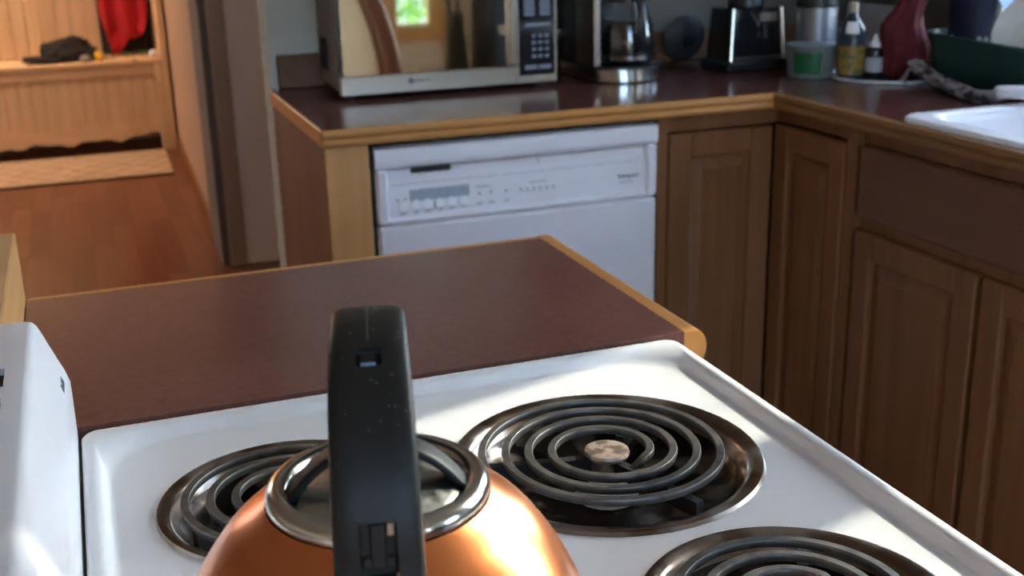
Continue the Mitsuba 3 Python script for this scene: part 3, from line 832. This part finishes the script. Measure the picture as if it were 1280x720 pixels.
uc = thing('wall_cabinet', 'wooden wall cabinets above the back counter', 'cabinet')
obj('body', bx(1.06, WX - .002, 1.53, WY - .001, 1.32, 2.15), 'cabinet_wood', uc)
for a_0, a_1 in ((1.065, 1.535), (1.545, 2.01)):
    obj('door', bx(a_0, a_1, 1.511, 1.5295, 1.33, 2.14, .004), 'cabinet_wood', uc)

# wall outlet with plug between microwave and coffee maker
ol = thing('wall_outlet', 'small pale wall outlet between the microwave and the coffee maker', 'outlet')
obj('plate', bx(1.150, 1.195, WY - .006, WY - .0005, .992 + .0, 1.012, .002), 'white_plastic', ol)
obj('slot', bx(1.160, 1.164, WY - .0066, WY - .0055, .998, 1.006), 'dark_slot', ol)

# ------------------------------------------------------------------ coffee maker
cm = thing('coffee_maker', 'black and chrome drip coffee maker with a glass carafe right of the microwave', 'coffee maker')
cx, cy = 1.222, 1.565
base = Polygon(np.vstack([[(cx + .0885 * math.cos(a), cy + .0885 * math.sin(a) * .78) for a in np.linspace(PI, 2 * PI, 40)], [(cx + .0885, 1.745), (cx - .0885, 1.745)]]))
obj('base', extr(base, .026, ZC + .0045), 'steel', cm, smooth=40, label='shiny steel base band')
obj('base_foot', extr(base.buffer(-.005), .004, ZC + .0005), 'black_plastic', cm)
obj('warming_plate', extr(base.buffer(-.004), .006, ZC + .0305), 'black_plastic', cm, smooth=40)
obj('tower', bx(cx - .086, cx + .086, 1.655, 1.745, ZC + .0366, 1.25, .006), 'black_plastic', cm)
obj('steel_strip', bx(cx - .0885, cx - .0725, 1.545, 1.652, ZC + .0368, 1.25, .002), 'brushed_steel', cm, label='vertical steel side strip')
obj('brew_head', extr(base.buffer(-.002), .12, 1.135), 'black_plastic', cm, smooth=40)
pz = ZC + .037
car = thing('glass_carafe', 'glass coffee carafe standing in the black coffee maker', 'carafe')
obj('jug', lathe([(0, pz + .001), (.050, pz + .001), (.060, pz + .008), (.064, pz + .03), (.063, pz + .065), (.056, pz + .10), (.045, pz + .125), (.043, pz + .14)], (cx + .008, 1.575, 0), 48), 'carafe_glass', car, smooth=50)
obj('coffee', lathe([(0, pz + .003), (.048, pz + .003), (.058, pz + .010), (.0615, pz + .03), (.0610, pz + .065), (.0540, pz + .100), (0, pz + .100)], (cx + .008, 1.575, 0), 48), 'black_gloss', car, smooth=40)
obj('steel_band', lathe([(.0640, pz + .012), (.0650, pz + .013), (.0658, pz + .022), (.0650, pz + .022)], (cx + .008, 1.575, 0), 48), 'steel', car)
obj('lid', lathe([(0, pz + .158), (.03, pz + .157), (.046, pz + .150), (.046, pz + .139), (0, pz + .139)], (cx + .008, 1.575, 0), 40), 'black_plastic', car, smooth=40)
obj('handle', sweep(spline([(cx + .004, 1.528, pz + .145), (cx, 1.494, pz + .142), (cx - .003, 1.478, pz + .10), (cx - .001, 1.488, pz + .05), (cx + .004, 1.513, pz + .035)], 30), (1, 0, 0), superell(.010, .020, 3, 16)), 'black_plastic', car, smooth=40)

# round dark lid leaning on the wall
k = thing('pot_lid', 'round dark pot lid leaning on the wall to the right of the coffee maker', 'lid')
M = trimesh.transformations.rotation_matrix(math.radians(100), (1, 0, 0))
m = lathe([(0, .012), (.02, .011), (.045, .006), (.056, .001), (.058, -.002), (.054, -.002), (0, .006)], n=48)
m.apply_transform(M)
m.apply_translation((1.482, 1.765, ZC + .0605))
obj('disc', m, 'dark_metal', k, smooth=40)
m = lathe([(0, .030), (.012, .029), (.014, .022), (.006, .016), (.006, .011), (0, .011)], n=24)
m.apply_transform(M)
m.apply_translation((1.482, 1.765, ZC + .0605))
obj('knob', m, 'black_plastic', k)

# small chrome appliance (grinder base)
ap = thing('countertop_blender', 'small blender with chrome corner posts and a black base in front of the wall', 'blender')
ax, ay = 1.556, 1.60


def quad_frustum(x0, y0, w0, d0, z0, w1, d1, z1):
    P = [(x0 + sx * w / 2, y0 + sy * d / 2, z) for w, d, z in ((w0, d0, z0), (w1, d1, z1)) for sx in (-1, 1) for sy in (-1, 1)]
    return trimesh.convex.convex_hull(np.array(P))


obj('base', bx(ax - .083, ax + .083, ay - .07, ay + .07, ZC + .0006, ZC + .026, .006), 'black_plastic', ap)
obj('housing', quad_frustum(ax, ay, .142, .118, ZC + .0262, .126, .105, 1.060), 'black_gloss', ap)
for sx in (-1, 1):
    p0, p1 = (ax + sx * .072, ay - .061, ZC + .027), (ax + sx * .064, ay - .0545, 1.062)
    obj('corner_post', tube(np.array([np.array(p0) + (np.array(p1) - np.array(p0)) * t for t in np.linspace(0, 1, 8)]), .0055, 12), 'steel', ap, label='shiny corner post')
obj('rail', bx(ax - .066, ax + .066, ay - .0645, ay - .0605, ZC + .030, ZC + .036), 'brushed_steel', ap)
obj('badge', bx(ax + .005, ax + .052, ay - .060, ay - .054, 1.030, 1.050, .001), 'brushed_steel', ap, label='bright metal badge')
obj('collar', lathe([(0, 1.0605), (.042, 1.0605), (.045, 1.065), (.040, 1.10), (.034, 1.14), (0, 1.14)], (ax, ay, 0), 40), 'black_plastic', ap, smooth=40)
obj('cap', lathe([(.034, 1.14), (.06, 1.22), (.062, 1.29), (.0, 1.30)], (ax, ay, 0), 40), 'carafe_glass', ap, smooth=40)

# canister, tub, bottles on the tray, board
cn = thing('metal_canister', 'tall grey metal canister with a dark lid behind the green tub', 'canister')
obj('body', lathe([(0, ZC + .001), (.046, ZC + .001), (.0475, ZC + .004), (.0475, 1.064), (0, 1.064)], (1.672, 1.475, 0), 48), 'canister_metal', cn, smooth=40)
obj('lid', lathe([(.0, 1.0645), (.048, 1.0645), (.049, 1.07), (.049, 1.092), (.045, 1.096), (0, 1.096)], (1.672, 1.475, 0), 48), 'black_plastic', cn, smooth=40)
tb = thing('plastic_tub', 'pale plastic tub with a green label in the far counter corner', 'tub')
obj('body', lathe([(0, ZC + .001), (.047, ZC + .001), (.050, ZC + .004), (.0575, .982), (.0555, .982), (.048, ZC + .006), (0, ZC + .006)], (1.607, 1.395, 0), 40), 'tub_plastic', tb, smooth=40)
a_ = np.radians(np.linspace(195, 262, 14))
zz = np.array([ZC + .012, .974])
rr_ = np.array([.0518, .0573])
P = np.stack([np.stack([1.607 + (rr_ + .0006)[j] * np.cos(a_), 1.395 + (rr_ + .0006)[j] * np.sin(a_), np.full(14, zz[j])], 1) for j in (0, 1)])
obj('label', grid_mesh(P), 'label_green', tb, smooth=True, label='green paper label')
obj('lid', lathe([(0, .9845), (.058, .9845), (.0595, .983), (.0595, .988), (.057, .990), (0, .990)], (1.607, 1.395, 0), 40), 'tub_plastic', tb)

TC = (1.752, 1.298)
ty = thing('round_tray', 'round tray with a pale rim under the bottles in the counter corner', 'tray')
obj('plate', lathe([(0, ZC + .001), (.125, ZC + .001), (.125, ZC + .005), (0, ZC + .005)], (*TC, 0), 72), 'navy', ty)
obj('rim', lathe([(.125, ZC + .0008), (.1315, ZC + .003), (.133, ZC + .008), (.1305, ZC + .0085), (.125, ZC + .005)], (*TC, 0), 72), 'white_ceramic', ty, smooth=40, label='pale raised rim')
tz = ZC + .0055
ob = thing('oil_bottle', 'squat bottle with a yellow label and a cork-coloured stopper on the round tray', 'bottle')
bc = (1.664, 1.325, 0)
obj('body', lathe([(0, tz), (.0285, tz), (.0305, tz + .003), (.0305, .993), (.029, .998), (.0275, 1.004), (.0285, 1.014), (.0275, 1.028), (.021, 1.042), (.0125, 1.052), (.0105, 1.060), (0, 1.060)], bc, 40), 'bottle_dark', ob, smooth=40)
obj('label', lathe([(.0306, tz + .006), (.0311, tz + .006), (.0311, .990), (.0306, .990)], bc, 40), 'bottle_label', ob, smooth=40, label='yellow label with green print')
a_ = np.radians(np.linspace(205, 268, 10))
P = np.stack([np.stack([bc[0] + r * np.cos(a_), bc[1] + r * np.sin(a_), np.full(10, z)], 1) for r, z in ((.0292, 1.017), (.0280, 1.029), (.0216, 1.0425))])
obj('neck_label', grid_mesh(P), 'white_plastic', ob, smooth=True, label='white neck label')
obj('stopper', lathe([(0, 1.0605), (.0105, 1.0605), (.0115, 1.063), (.0100, 1.082), (0, 1.084)], bc, 24), 'cork', ob, smooth=40)
db = thing('dropper_bottle', 'small black bottle with a white pointed cap beside the red cloth', 'bottle')
dc = (1.7035, 1.292, 0)
obj('body', lathe([(0, tz), (.0195, tz), (.021, tz + .003), (.021, .975), (.017, .984), (.012, .986), (0, .986)], dc, 32), 'black_gloss', db, smooth=40)
obj('label', lathe([(.0211, tz + .012), (.0214, tz + .012), (.0214, .965), (.0211, .965)], dc, 32), 'pale_print', db)
obj('cap', lathe([(0, .9865), (.0135, .9865), (.0135, .995), (.007, 1.000), (.004, 1.012), (0, 1.014)], dc, 24), 'white_plastic', db, smooth=40)
# red cloth bag
th_ = np.arange(64) / 64 * 2 * PI
P = []
for j, (z, rx, ry, ox) in enumerate(((tz, .030, .026, 0), (tz + .012, .038, .034, 0), (.955, .042, .036, .002), (.985, .045, .034, .002), (1.01, .043, .031, -.003), (1.035, .040, .027, -.006), (1.06, .030, .022, 0), (1.085, .024, .018, .006), (1.105, .030, .014, .014), (1.118, .034, .010, .016))):
    f = 1 + .07 * np.sin(5 * th_ + j * .5) + .05 * np.sin(9 * th_ - j * .8)
    P.append(np.stack([1.750 + ox + rx * f * np.cos(th_), 1.252 - ox + ry * f * np.sin(th_) - .35 * (rx * f * np.cos(th_)), np.full(64, z) + .004 * np.sin(3 * th_ + j)], 1))
m = grid_mesh(np.array(P), closed_v=True)
capv = np.vstack([m.vertices, P[0].mean(0), P[-1].mean(0) - [0, 0, .006]])
i = np.arange(64); jn = (i + 1) % 64; nb = 64 * (len(P) - 1)
m = trimesh.Trimesh(capv, np.vstack([m.faces, np.stack([np.full(64, len(capv) - 2), i, jn], 1), np.stack([np.full(64, len(capv) - 1), nb + jn, nb + i], 1)]), process=False)
m.vertices[:, 2] = np.maximum(m.vertices[:, 2], tz + .0003)
m.fix_normals()
single('cloth_bag', m, 'maroon_cloth', 'dark red cloth bag slumped between the bottles and the dish rack', 'bag', smooth=60)
# pale board leaning on the right wall behind the bottles
m = bx(-.005, .005, -.135, .10, 0, .125, .003)
Mr = trimesh.transformations.rotation_matrix(math.radians(9), (0, 1, 0))
m.apply_transform(Mr)
m.apply_translation((1.985, 1.71, ZC + .0015))
single('cutting_board', m, 'pale_board', 'pale grey board leaning against the wall behind the bottles', 'board')

# dish rack with dishes
rk = thing('dish_rack', 'dark green plastic dish tub on the counter beside the sink', 'dish rack')
RX0, RX1, RY0, RY1, RZ0, RZ1 = 1.745, 1.985, .848, 1.195, ZC + .004, 1.018
out = []
for d, z, in ((.018, RZ0), (.008, RZ0 + .012), (0, RZ1 - .006), (-.006, RZ1 - .004), (-.006, RZ1), (.004, RZ1), (.012, RZ0 + .016), (.022, RZ0 + .006)):
    xy = rrect(RX0 + d, RX1 - d, RY0 + d, RY1 - d, .05, 8)
    zv = np.full(len(xy), z)
    if z > RZ0 + .05:   # the far end of the rim sweeps up
        zv = zv + .010 * np.clip((xy[:, 1] - 1.0) / .19, 0, 1)
    out.append(np.column_stack([xy, zv]))
out = np.array(out)
m = grid_mesh(out, closed_v=True)
fv, ff = trimesh.creation.triangulate_polygon(Polygon(out[0][:, :2]), engine='earcut')
m = cat_(m, trimesh.Trimesh(np.column_stack([fv, np.full(len(fv), RZ0)]), ff[:, ::-1], process=False), trimesh.Trimesh(np.column_stack([trimesh.creation.triangulate_polygon(Polygon(out[-1][:, :2]), engine='earcut')[0], np.full(len(trimesh.creation.triangulate_polygon(Polygon(out[-1][:, :2]), engine='earcut')[0]), RZ0 + .006)]), trimesh.creation.triangulate_polygon(Polygon(out[-1][:, :2]), engine='earcut')[1], process=False))
obj('tub', m, 'green_plastic', rk, smooth=50)
for j, y in enumerate((1.06, .99, .92)):
    obj('divider', tube(spline([(RX0 + .03, y, RZ0 + .008), (RX0 + .035, y, RZ0 + .06), (RX0 + .06, y, RZ0 + .085), (RX0 + .085, y, RZ0 + .06), (RX0 + .09, y, RZ0 + .008)], 18), .003, 8), 'green_plastic', rk)


def plate_mesh(r, c, tilt, yaw, dep=.022):
    m = lathe([(0, .003), (r * .55, .003), (r * .64, .006), (r * .97, dep - .003), (r, dep), (r * .985, dep + .002), (r * .66, .010), (r * .56, .007), (0, .007)], n=64)
    m.apply_transform(trimesh.transformations.rotation_matrix(math.radians(-90 + tilt), (0, 1, 0)))
    m.apply_transform(trimesh.transformations.rotation_matrix(math.radians(yaw), (0, 0, 1)))
    m.apply_translation(c)
    return m


single('dinner_plate', plate_mesh(.086, (1.840, .962, 1.026), 10, 16), 'white_ceramic', 'white plate standing upright in the dark green dish tub', 'plate', smooth=40)
single('blue_plate', plate_mesh(.080, (1.905, 1.062, 1.122), 22, 62), 'blue_ceramic', 'light blue plate tipped on its edge behind the white plate', 'plate', smooth=40)
pn = thing('dark_pot', 'dark navy pot standing in the middle of the dish tub', 'pot')
obj('body', lathe([(0, RZ0 + .010), (.046, RZ0 + .010), (.051, RZ0 + .016), (.053, 1.10), (.056, 1.105), (.051, 1.105), (.048, RZ0 + .02), (0, RZ0 + .016)], (1.822, 1.122, 0), 48), 'navy', pn, smooth=40)
m = bx(-.008, .008, -.06, .06, 0, .13, .004)
m.apply_transform(trimesh.transformations.rotation_matrix(math.radians(14), (0, 1, 0)))
m.apply_transform(trimesh.transformations.rotation_matrix(math.radians(-20), (0, 0, 1)))
m.apply_translation((1.955, 1.335, ZC + .0065))
single('wooden_board', m, 'brown_wood', 'small brown wooden board leaning on the wall behind the dish tub', 'board')
for i, (y, x) in enumerate(((1.124, 1.772), (1.108, 1.775), (1.044, 1.770), (1.026, 1.772))):
    pth = spline([(x + .012, y, RZ0 + .012), (x + .004, y + .001, RZ0 + .06), (x, y + .002, 1.018)], 12)
    tip = trimesh.creation.icosphere(2, 1.0)
    tip.apply_scale((.0025, .006, .008))
    tip.apply_translation(pth[-1])
    k = thing('spoon', ('white spoon tip over the tub rim, first from the red cloth bag', 'white spoon tip over the tub rim, second from the red cloth bag', 'white spoon tip over the tub rim, third from the red cloth bag', 'white spoon tip over the tub rim nearest the white plate')[i], 'spoon', 'spoons in the dish tub')
    obj('stem', cat_(tube(pth, .0028, 8), tip), 'white_ceramic', k, smooth=50)

# dish towel crumpled between rack and sink
tw = thing('dish_towel', 'patterned grey dish towel twisted along the front of the green dish tub', 'towel')
pth = spline([(1.722, 1.178, .960), (1.716, 1.145, .950), (1.706, 1.09, .940), (1.690, 1.02, .932), (1.678, .955, .927), (1.668, .90, .930), (1.672, .868, .938)], 60)
ph = np.arange(28) / 28 * 2 * PI
sec = []
for i in range(60):
    f = 1 + .16 * np.sin(3 * ph + i * .22) + .10 * np.sin(5 * ph - i * .35)
    sec.append(np.stack([.017 * f * np.cos(ph), .0115 * f * np.sin(ph)], 1))
m = sweep(pth, (0, 0, 1), np.array(sec))
m.vertices[:, 2] = np.maximum(m.vertices[:, 2], ZC + .0012)
obj('twisted_length', m, 'towel_print', tw, smooth=70)
pth = spline([(1.672, .870, .941), (1.690, .835, .945), (1.706, .80, .9445), (1.715, .74, .9445), (1.715, .68, .944)], 30)
sec = []
for i in range(30):
    f = 1 + .14 * np.sin(2 * ph + i * .3) + .08 * np.sin(5 * ph - i * .4)
    w = .017 + .008 * math.sin(min(1, i / 10) * PI / 2)
    sec.append(np.stack([w * f * np.cos(ph), .0130 * f * np.sin(ph)], 1))
obj('folded_end', sweep(pth, (0, 0, 1), np.array(sec)), 'towel_white', tw, smooth=70, label='pale folded end of the towel')
pth = spline([(1.722, 1.178, .957), (1.714, 1.186, .945), (1.704, 1.188, .930), (1.694, 1.184, .9195)], 16)
obj('hanging_corner', sweep(pth, (0, 0.3, 1), superell(.030, .006, 2.5, 16)), 'towel_print', tw, smooth=60)

# ------------------------------------------------------------------ entry hall: bench, coats, rug
hb = thing('hall_bench', 'tall-backed pine hall bench with a boarded front against the far wall', 'bench')
BF, BB = 6.25, 6.68
BX0, BX1 = -1.25, .490
obj('seat', bx(BX0 - .02, .488, BF - .010, BB - .03, .506, .532, .005), 'pine_x', hb, label='plank seat with a rounded edge')
obj('top_rail', bx(BX0, BX1 - .02, BF, BF + .025, .448, .5055, .003), 'pine_x', hb)
apr = [(BX0, .150)]
xs = np.linspace(BX0, BX1 - .045, 90)
apr = [(BX1 - .045, .150), (BX0, .150)] + [(x, .098 + .010 * math.sin(x * 21) + .007 * math.sin(x * 47 + 1) - .022 * (1 - math.exp(-((x - (BX1 - .03)) / .25) ** 2))) for x in xs]
m = extr(Polygon(apr).buffer(0), .022)
m.apply_transform(np.array([[1, 0, 0, 0], [0, 0, -1, BF + .024], [0, 1, 0, 0], [0, 0, 0, 1.0]]))
obj('apron', m, 'pine_x', hb, smooth=False, label='scalloped bottom apron')
x = BX1 - .045
i = 0
while x > BX0 + .02:
    w = .068
    obj('front_board', bx(x - w, x - .0025, BF + .010, BF + .022, .150, .448, .003), 'pine', hb)
    x -= w
obj('corner_post', bx(BX1 - .044, BX1 - .0005, BF - .006, BF + .044, 0.0, .5055, .004), 'pine', hb)
obj('corner_post', bx(BX0 - .02, BX0 + .034, BF - .006, BF + .044, 0.0, .5055, .004), 'pine', hb)
obj('end_panel', bx(BX1 + .0005, BX1 + .038, BF - .012, BB - .0, 0.0, 1.85, .004), 'pine', hb)
x = .196
i = 0
while x > BX0:
    w = .083
    obj('back_board', bx(x - w, x - .003, BB - .028, BB - .012, .5325, 1.85, .004), 'pine', hb)
    x -= w
obj('back_frame', cat_(bx(BX0 - .02, .20, BB - .010, BB, .10, 1.9)), 'pine_x', hb)
struct('trim_4', bx(.512, .5525, HY - .10, HY - .001, 0, CZ), 'pine', 'pine corner trim at the end of the hall')


def drape(x0, x1, y, z0, z1, folds, dep, taper, seed, n=80, nz=40, hem=None):
    """hanging cloth: closed tube flattened front/back; taper narrows to the bottom"""
    ph = np.arange(n) / n * 2 * PI
    P = []
    for j in range(nz):
        t = j / (nz - 1)
        cxx, hw = (x0 + x1) / 2, (x1 - x0) / 2 * (1 - taper * (1 - t) ** 1.3)
        c, s_ = np.cos(ph), np.sin(ph)
        xx = cxx + hw * np.sign(c) * np.abs(c) ** .7
        f = np.sin((xx - cxx) / (x1 - x0) * folds * 2 * PI + seed + .8 * t)
        yy = y - dep * np.sign(s_) * np.abs(s_) ** .6 * (.62 + .38 * f)
        hz = hem(np.clip((xx - x0) / (x1 - x0), 0, 1)) if hem is not None else 0
        zz = z0 + (z1 - z0) * t + hz * (1 - t)
        P.append(np.stack([xx, yy, np.broadcast_to(zz, xx.shape)], 1))
    m = grid_mesh(np.array(P), closed_v=True)
    v = np.vstack([m.vertices, P[0].mean(0), P[-1].mean(0)])
    i = np.arange(n); j = (i + 1) % n; b = n * (nz - 1)
    m = trimesh.Trimesh(v, np.vstack([m.faces, np.stack([np.full(n, len(v) - 2), i, j], 1), np.stack([np.full(n, len(v) - 1), b + j, b + i], 1)]), process=False)
    m.fix_normals()
    return m


single('red_coat', drape(.172, .485, BB - .13, .585, 1.55, 2.6, .055, .14, 1.2, hem=lambda u: .20 * np.clip(1 - u / .22, 0, 1) ** 1.2 + .30 * np.clip((u - .62) / .38, 0, 1) ** 1.3 + .05 * np.cos(u * 11)), 'coat_red', 'bright red coat hanging above the right end of the bench', 'coat', smooth=70)
single('dark_coat', drape(.180, .480, BB - .045, .545, 1.5, 3.2, .03, .02, .3), 'black_cloth', 'dark coat hanging behind the red coat', 'coat', smooth=70)
for x in (.35,):
    k = thing('coat_hook', 'dark metal coat hook on the hall wall above the coats', 'hook')
    obj('arm', tube(spline([(x, HY - .001, 1.62), (x, HY - .08, 1.60), (x, HY - .13, 1.63)], 14), .006), 'dark_metal', k)
# black cap
hat = thing('black_cap', 'black cloth cap with a flat brim lying on the bench', 'cap')
hs = trimesh.creation.icosphere(4, 1.0)
v = hs.vertices.copy()
d = meshkit.fbm(v * 2.6 + 3.3, 3)
v *= (.72 + .50 * d)[:, None]
v = v * np.array([.175, .100, .135])
v[:, 2] = np.where(v[:, 2] < 0, v[:, 2] * .02, v[:, 2])
hs.vertices = v + np.array([-.005, 6.42, .5345])
obj('crown', hs, 'black_cloth', hat, smooth=60, label='crumpled soft crown')
a_ = np.linspace(0, 2 * PI, 48, endpoint=False)
brim = Polygon(np.stack([-.125 + .135 * np.cos(a_), 6.37 + .085 * np.sin(a_)], 1))
m = extr(brim, .026, .5340)
v = m.vertices.copy()
v[:, 2] += .010 * np.clip((-.1 - v[:, 0]) / .1, 0, 1)
m.vertices = v
obj('brim', m, 'black_cloth', hat, smooth=40, label='flat brim')
# flowers on the seat
fl_ = thing('yellow_flower', 'yellow flower with a green stem lying on the bench beside the cap', 'flower')
m = trimesh.creation.icosphere(3, 1.0)
v = m.vertices
m.vertices = v * (1 + .12 * np.sin(7 * np.arctan2(v[:, 1], v[:, 0])))[:, None] * np.array([.020, .020, .026]) + np.array([.152, 6.325, .560])
obj('bloom', m, 'yellow_petal', fl_, smooth=60)
obj('stem', tube(spline([(.17, 6.335, .55), (.25, 6.36, .546), (.33, 6.40, .545), (.45, 6.42, .549)], 24), .004, 8), 'stem_green', fl_)
lv = []
for (x, y, z, s1, r) in ((.19, 6.35, .565, .018, .4), (.235, 6.36, .552, .022, 1.2), (.385, 6.41, .556, .022, 2.0), (.42, 6.42, .56, .02, .3), (.345, 6.21, .528, .02, 1.0), (.30, 6.4, .551, .017, 2.4)):
    m = trimesh.creation.icosphere(2, 1.0)
    m.apply_scale((s1, s1 * .55, .006))
    m.apply_transform(trimesh.transformations.euler_matrix(.5, .3, r))
    m.apply_translation((x, y, max(z, .545) if y > 6.23 else .536))
    lv.append(m)
obj('leaf', lv[0], 'stem_green', fl_)
for m in lv[1:]:
    obj('leaf', m, 'stem_green', fl_)
m = trimesh.creation.icosphere(3, 1.0)
m.apply_scale((.033, .022, .020))
m.apply_translation((.082, 6.30, .5525))
single('pine_cone', m, 'grey_dried', 'small grey lump between the cap and the yellow flower', 'ornament', smooth=60)
m = trimesh.creation.icosphere(3, 1.0)
v = m.vertices
m.vertices = v * (.85 + .3 * meshkit.fbm(v * 3 + 9, 2))[:, None] * np.array([.026, .03, .022]) + np.array([.458, 6.33, .554])
single('white_cloth', m, 'towel_white', 'small crumpled white cloth at the right end of the bench', 'cloth', smooth=60)

m = extr(Polygon([(-1.3, 5.50), (.442, 5.50), (.452, 6.215), (-1.3, 6.215)]), .010, .0006)
rg = thing('hall_rug', 'faded patterned rug on the floor in front of the bench', 'rug')
obj('pile', m, 'rug_wool', rg)
obj('border', cat_(bx(-1.3, .440, 5.488, 5.4995, .0006, .009)), 'black_cloth', rg, label='dark bound edge')

# added ceiling light, unseen, put in to warm and brighten the hall
hl = thing('added_hall_light', 'added unseen dome light brightening the entry hall', 'lamp')  # invented fixture, there only for its warm light
obj('base', lathe([(0, CZ - .001), (.16, CZ - .001), (.165, CZ - .02), (.0, CZ - .02)], (-1.20, 5.75, 0), 40), 'white_plastic', hl)
k = obj('dome', lathe([(0, CZ - .11), (.05, CZ - .105), (.10, CZ - .09), (.14, CZ - .06), (.15, CZ - .0205)], (-1.20, 5.75, 0), 40), 'white_plastic', hl, smooth=50)
labels.pop(k, None)
scene[k]['emitter'] = {'type': 'area', 'radiance': {'type': 'rgb', 'value': [3.3, 2.65, 2.05]}}

# ------------------------------------------------------------------ behind the camera (seen in the microwave door)
ch = thing('bentwood_chair', 'dark reddish wooden chair with curved posts behind the stove', 'chair')
for x, y in ((0.0, -1.50), (.045, -1.95)):
    obj('curved_post', sweep(spline([(x + 1.385, y, .02), (x + 1.395, y, .35), (x + 1.378, y, .58), (x + 1.345, y, .75), (x + 1.295, y, .90), (x + 1.20, y, 1.06)], 40), (0, 1, 0), superell(.075, .06, 3, 20)), 'rosewood', ch, smooth=50)
obj('seat', bx(1.44, 1.84, -1.97, -1.48, .36, .40, .01), 'rosewood', ch)
for x, y in ((1.80, -1.53), (1.80, -1.93)):
    obj('leg', tube(np.array([(x, y, .001), (x, y, .2), (x, y, .36)]), .018), 'rosewood', ch)
obj('stretcher', tube(np.array([(1.41, -1.93, .2), (1.41, -1.75, .2), (1.40, -1.52, .2)]), .012), 'rosewood', ch)
bgk = thing('hanging_bag', 'dark olive cloth bag hanging by its strap on the wall behind the camera', 'bag')
obj('pouch', drape(2.115, 2.195, RY + .09, .12, .70, 3, .05, -1.7, .5), 'olive_cloth', bgk, smooth=70)
obj('strap', tube(spline([(2.13, RY + .06, .68), (2.135, RY + .03, 1.0), (2.155, RY + .03, 1.3), (2.18, RY + .03, 1.0), (2.185, RY + .06, .68)], 40), .010, 8), 'black_cloth', bgk)
rf = thing('dark_cupboard', 'dark glass-fronted cupboard against the wall behind the camera', 'cupboard')
obj('body', bx(2.28, 3.10, RY + .002, RY + .45, 0, 1.75, .006), 'black_plastic', rf)
obj('door', bx(2.29, 2.685, RY + .451, RY + .47, .02, 1.73, .003), 'black_gloss', rf)
obj('door', bx(2.695, 3.09, RY + .451, RY + .47, .02, 1.73, .003), 'black_gloss', rf)

# outside: ground and a shrub beyond the rear window
single('lawn', bx(-40, 40, -40, 40, -.35, -.30), 'ground_soil', 'grassy ground outside the house', 'ground')
sh = thing('garden_shrub', 'bright green leafy shrub outside the rear window', 'shrub')
lvs = []
for i in range(1500):
    d = rng.normal(size=3)
    d /= np.linalg.norm(d)
    c = np.array([2.05, -4.75, .85]) + d * np.array([.75, .55, .85]) * rng.uniform(.75, 1.0)
    if c[2] < -.2:
        continue
    m = np.array([(-.05, 0, 0), (0, -.026, .006), (.055, 0, 0), (0, .026, .006)])
    Rm = trimesh.transformations.euler_matrix(*rng.uniform(0, 2 * PI, 3))[:3, :3]
    lvs.append(m @ Rm.T + c)
V = np.vstack(lvs)
F = np.vstack([[[4 * i, 4 * i + 1, 4 * i + 2], [4 * i, 4 * i + 2, 4 * i + 3]] for i in range(len(lvs))])
k = obj('foliage', trimesh.Trimesh(V, F, process=False), 'leaf', sh, smooth=False)
labels[k] = {'kind': 'stuff', 'label': 'bright green leaves'}
obj('stem', tube(np.array([(2.05, -4.75, -.30), (2.05, -4.75, .1), (2.07, -4.75, .6)]), .03), 'brown_wood', sh)

tr = thing('added_sun_blocker_tree', 'added unseen slim tree blocking the sun at the kitchen window', 'tree')  # added out of view to keep direct sun from the farther sink window
a_ = np.arange(48) / 48 * 2 * PI
P = []
for j, t in enumerate(np.linspace(0, 1, 60)):
    r = .415 * min(1, (t / .06) ** .5) * (1 - max(0, (t - .80) / .2) ** 2) ** .5 + .002
    f = 1 + .08 * (meshkit.noise(np.stack([np.cos(a_) * 3, np.sin(a_) * 3, np.full(48, t * 40)], 1)) - .5)
    P.append(np.stack([7.92 + r * f * np.cos(a_), 2.655 + r * f * np.sin(a_), np.full(48, .15 + 7.6 * t)], 1))
obj('foliage', grid_mesh(np.array(P), closed_v=True), 'stem_green', tr, smooth=True)
obj('trunk', tube(np.array([(7.92, 2.655, -.30), (7.92, 2.655, 0), (7.92, 2.655, .4)]), .06), 'brown_wood', tr)
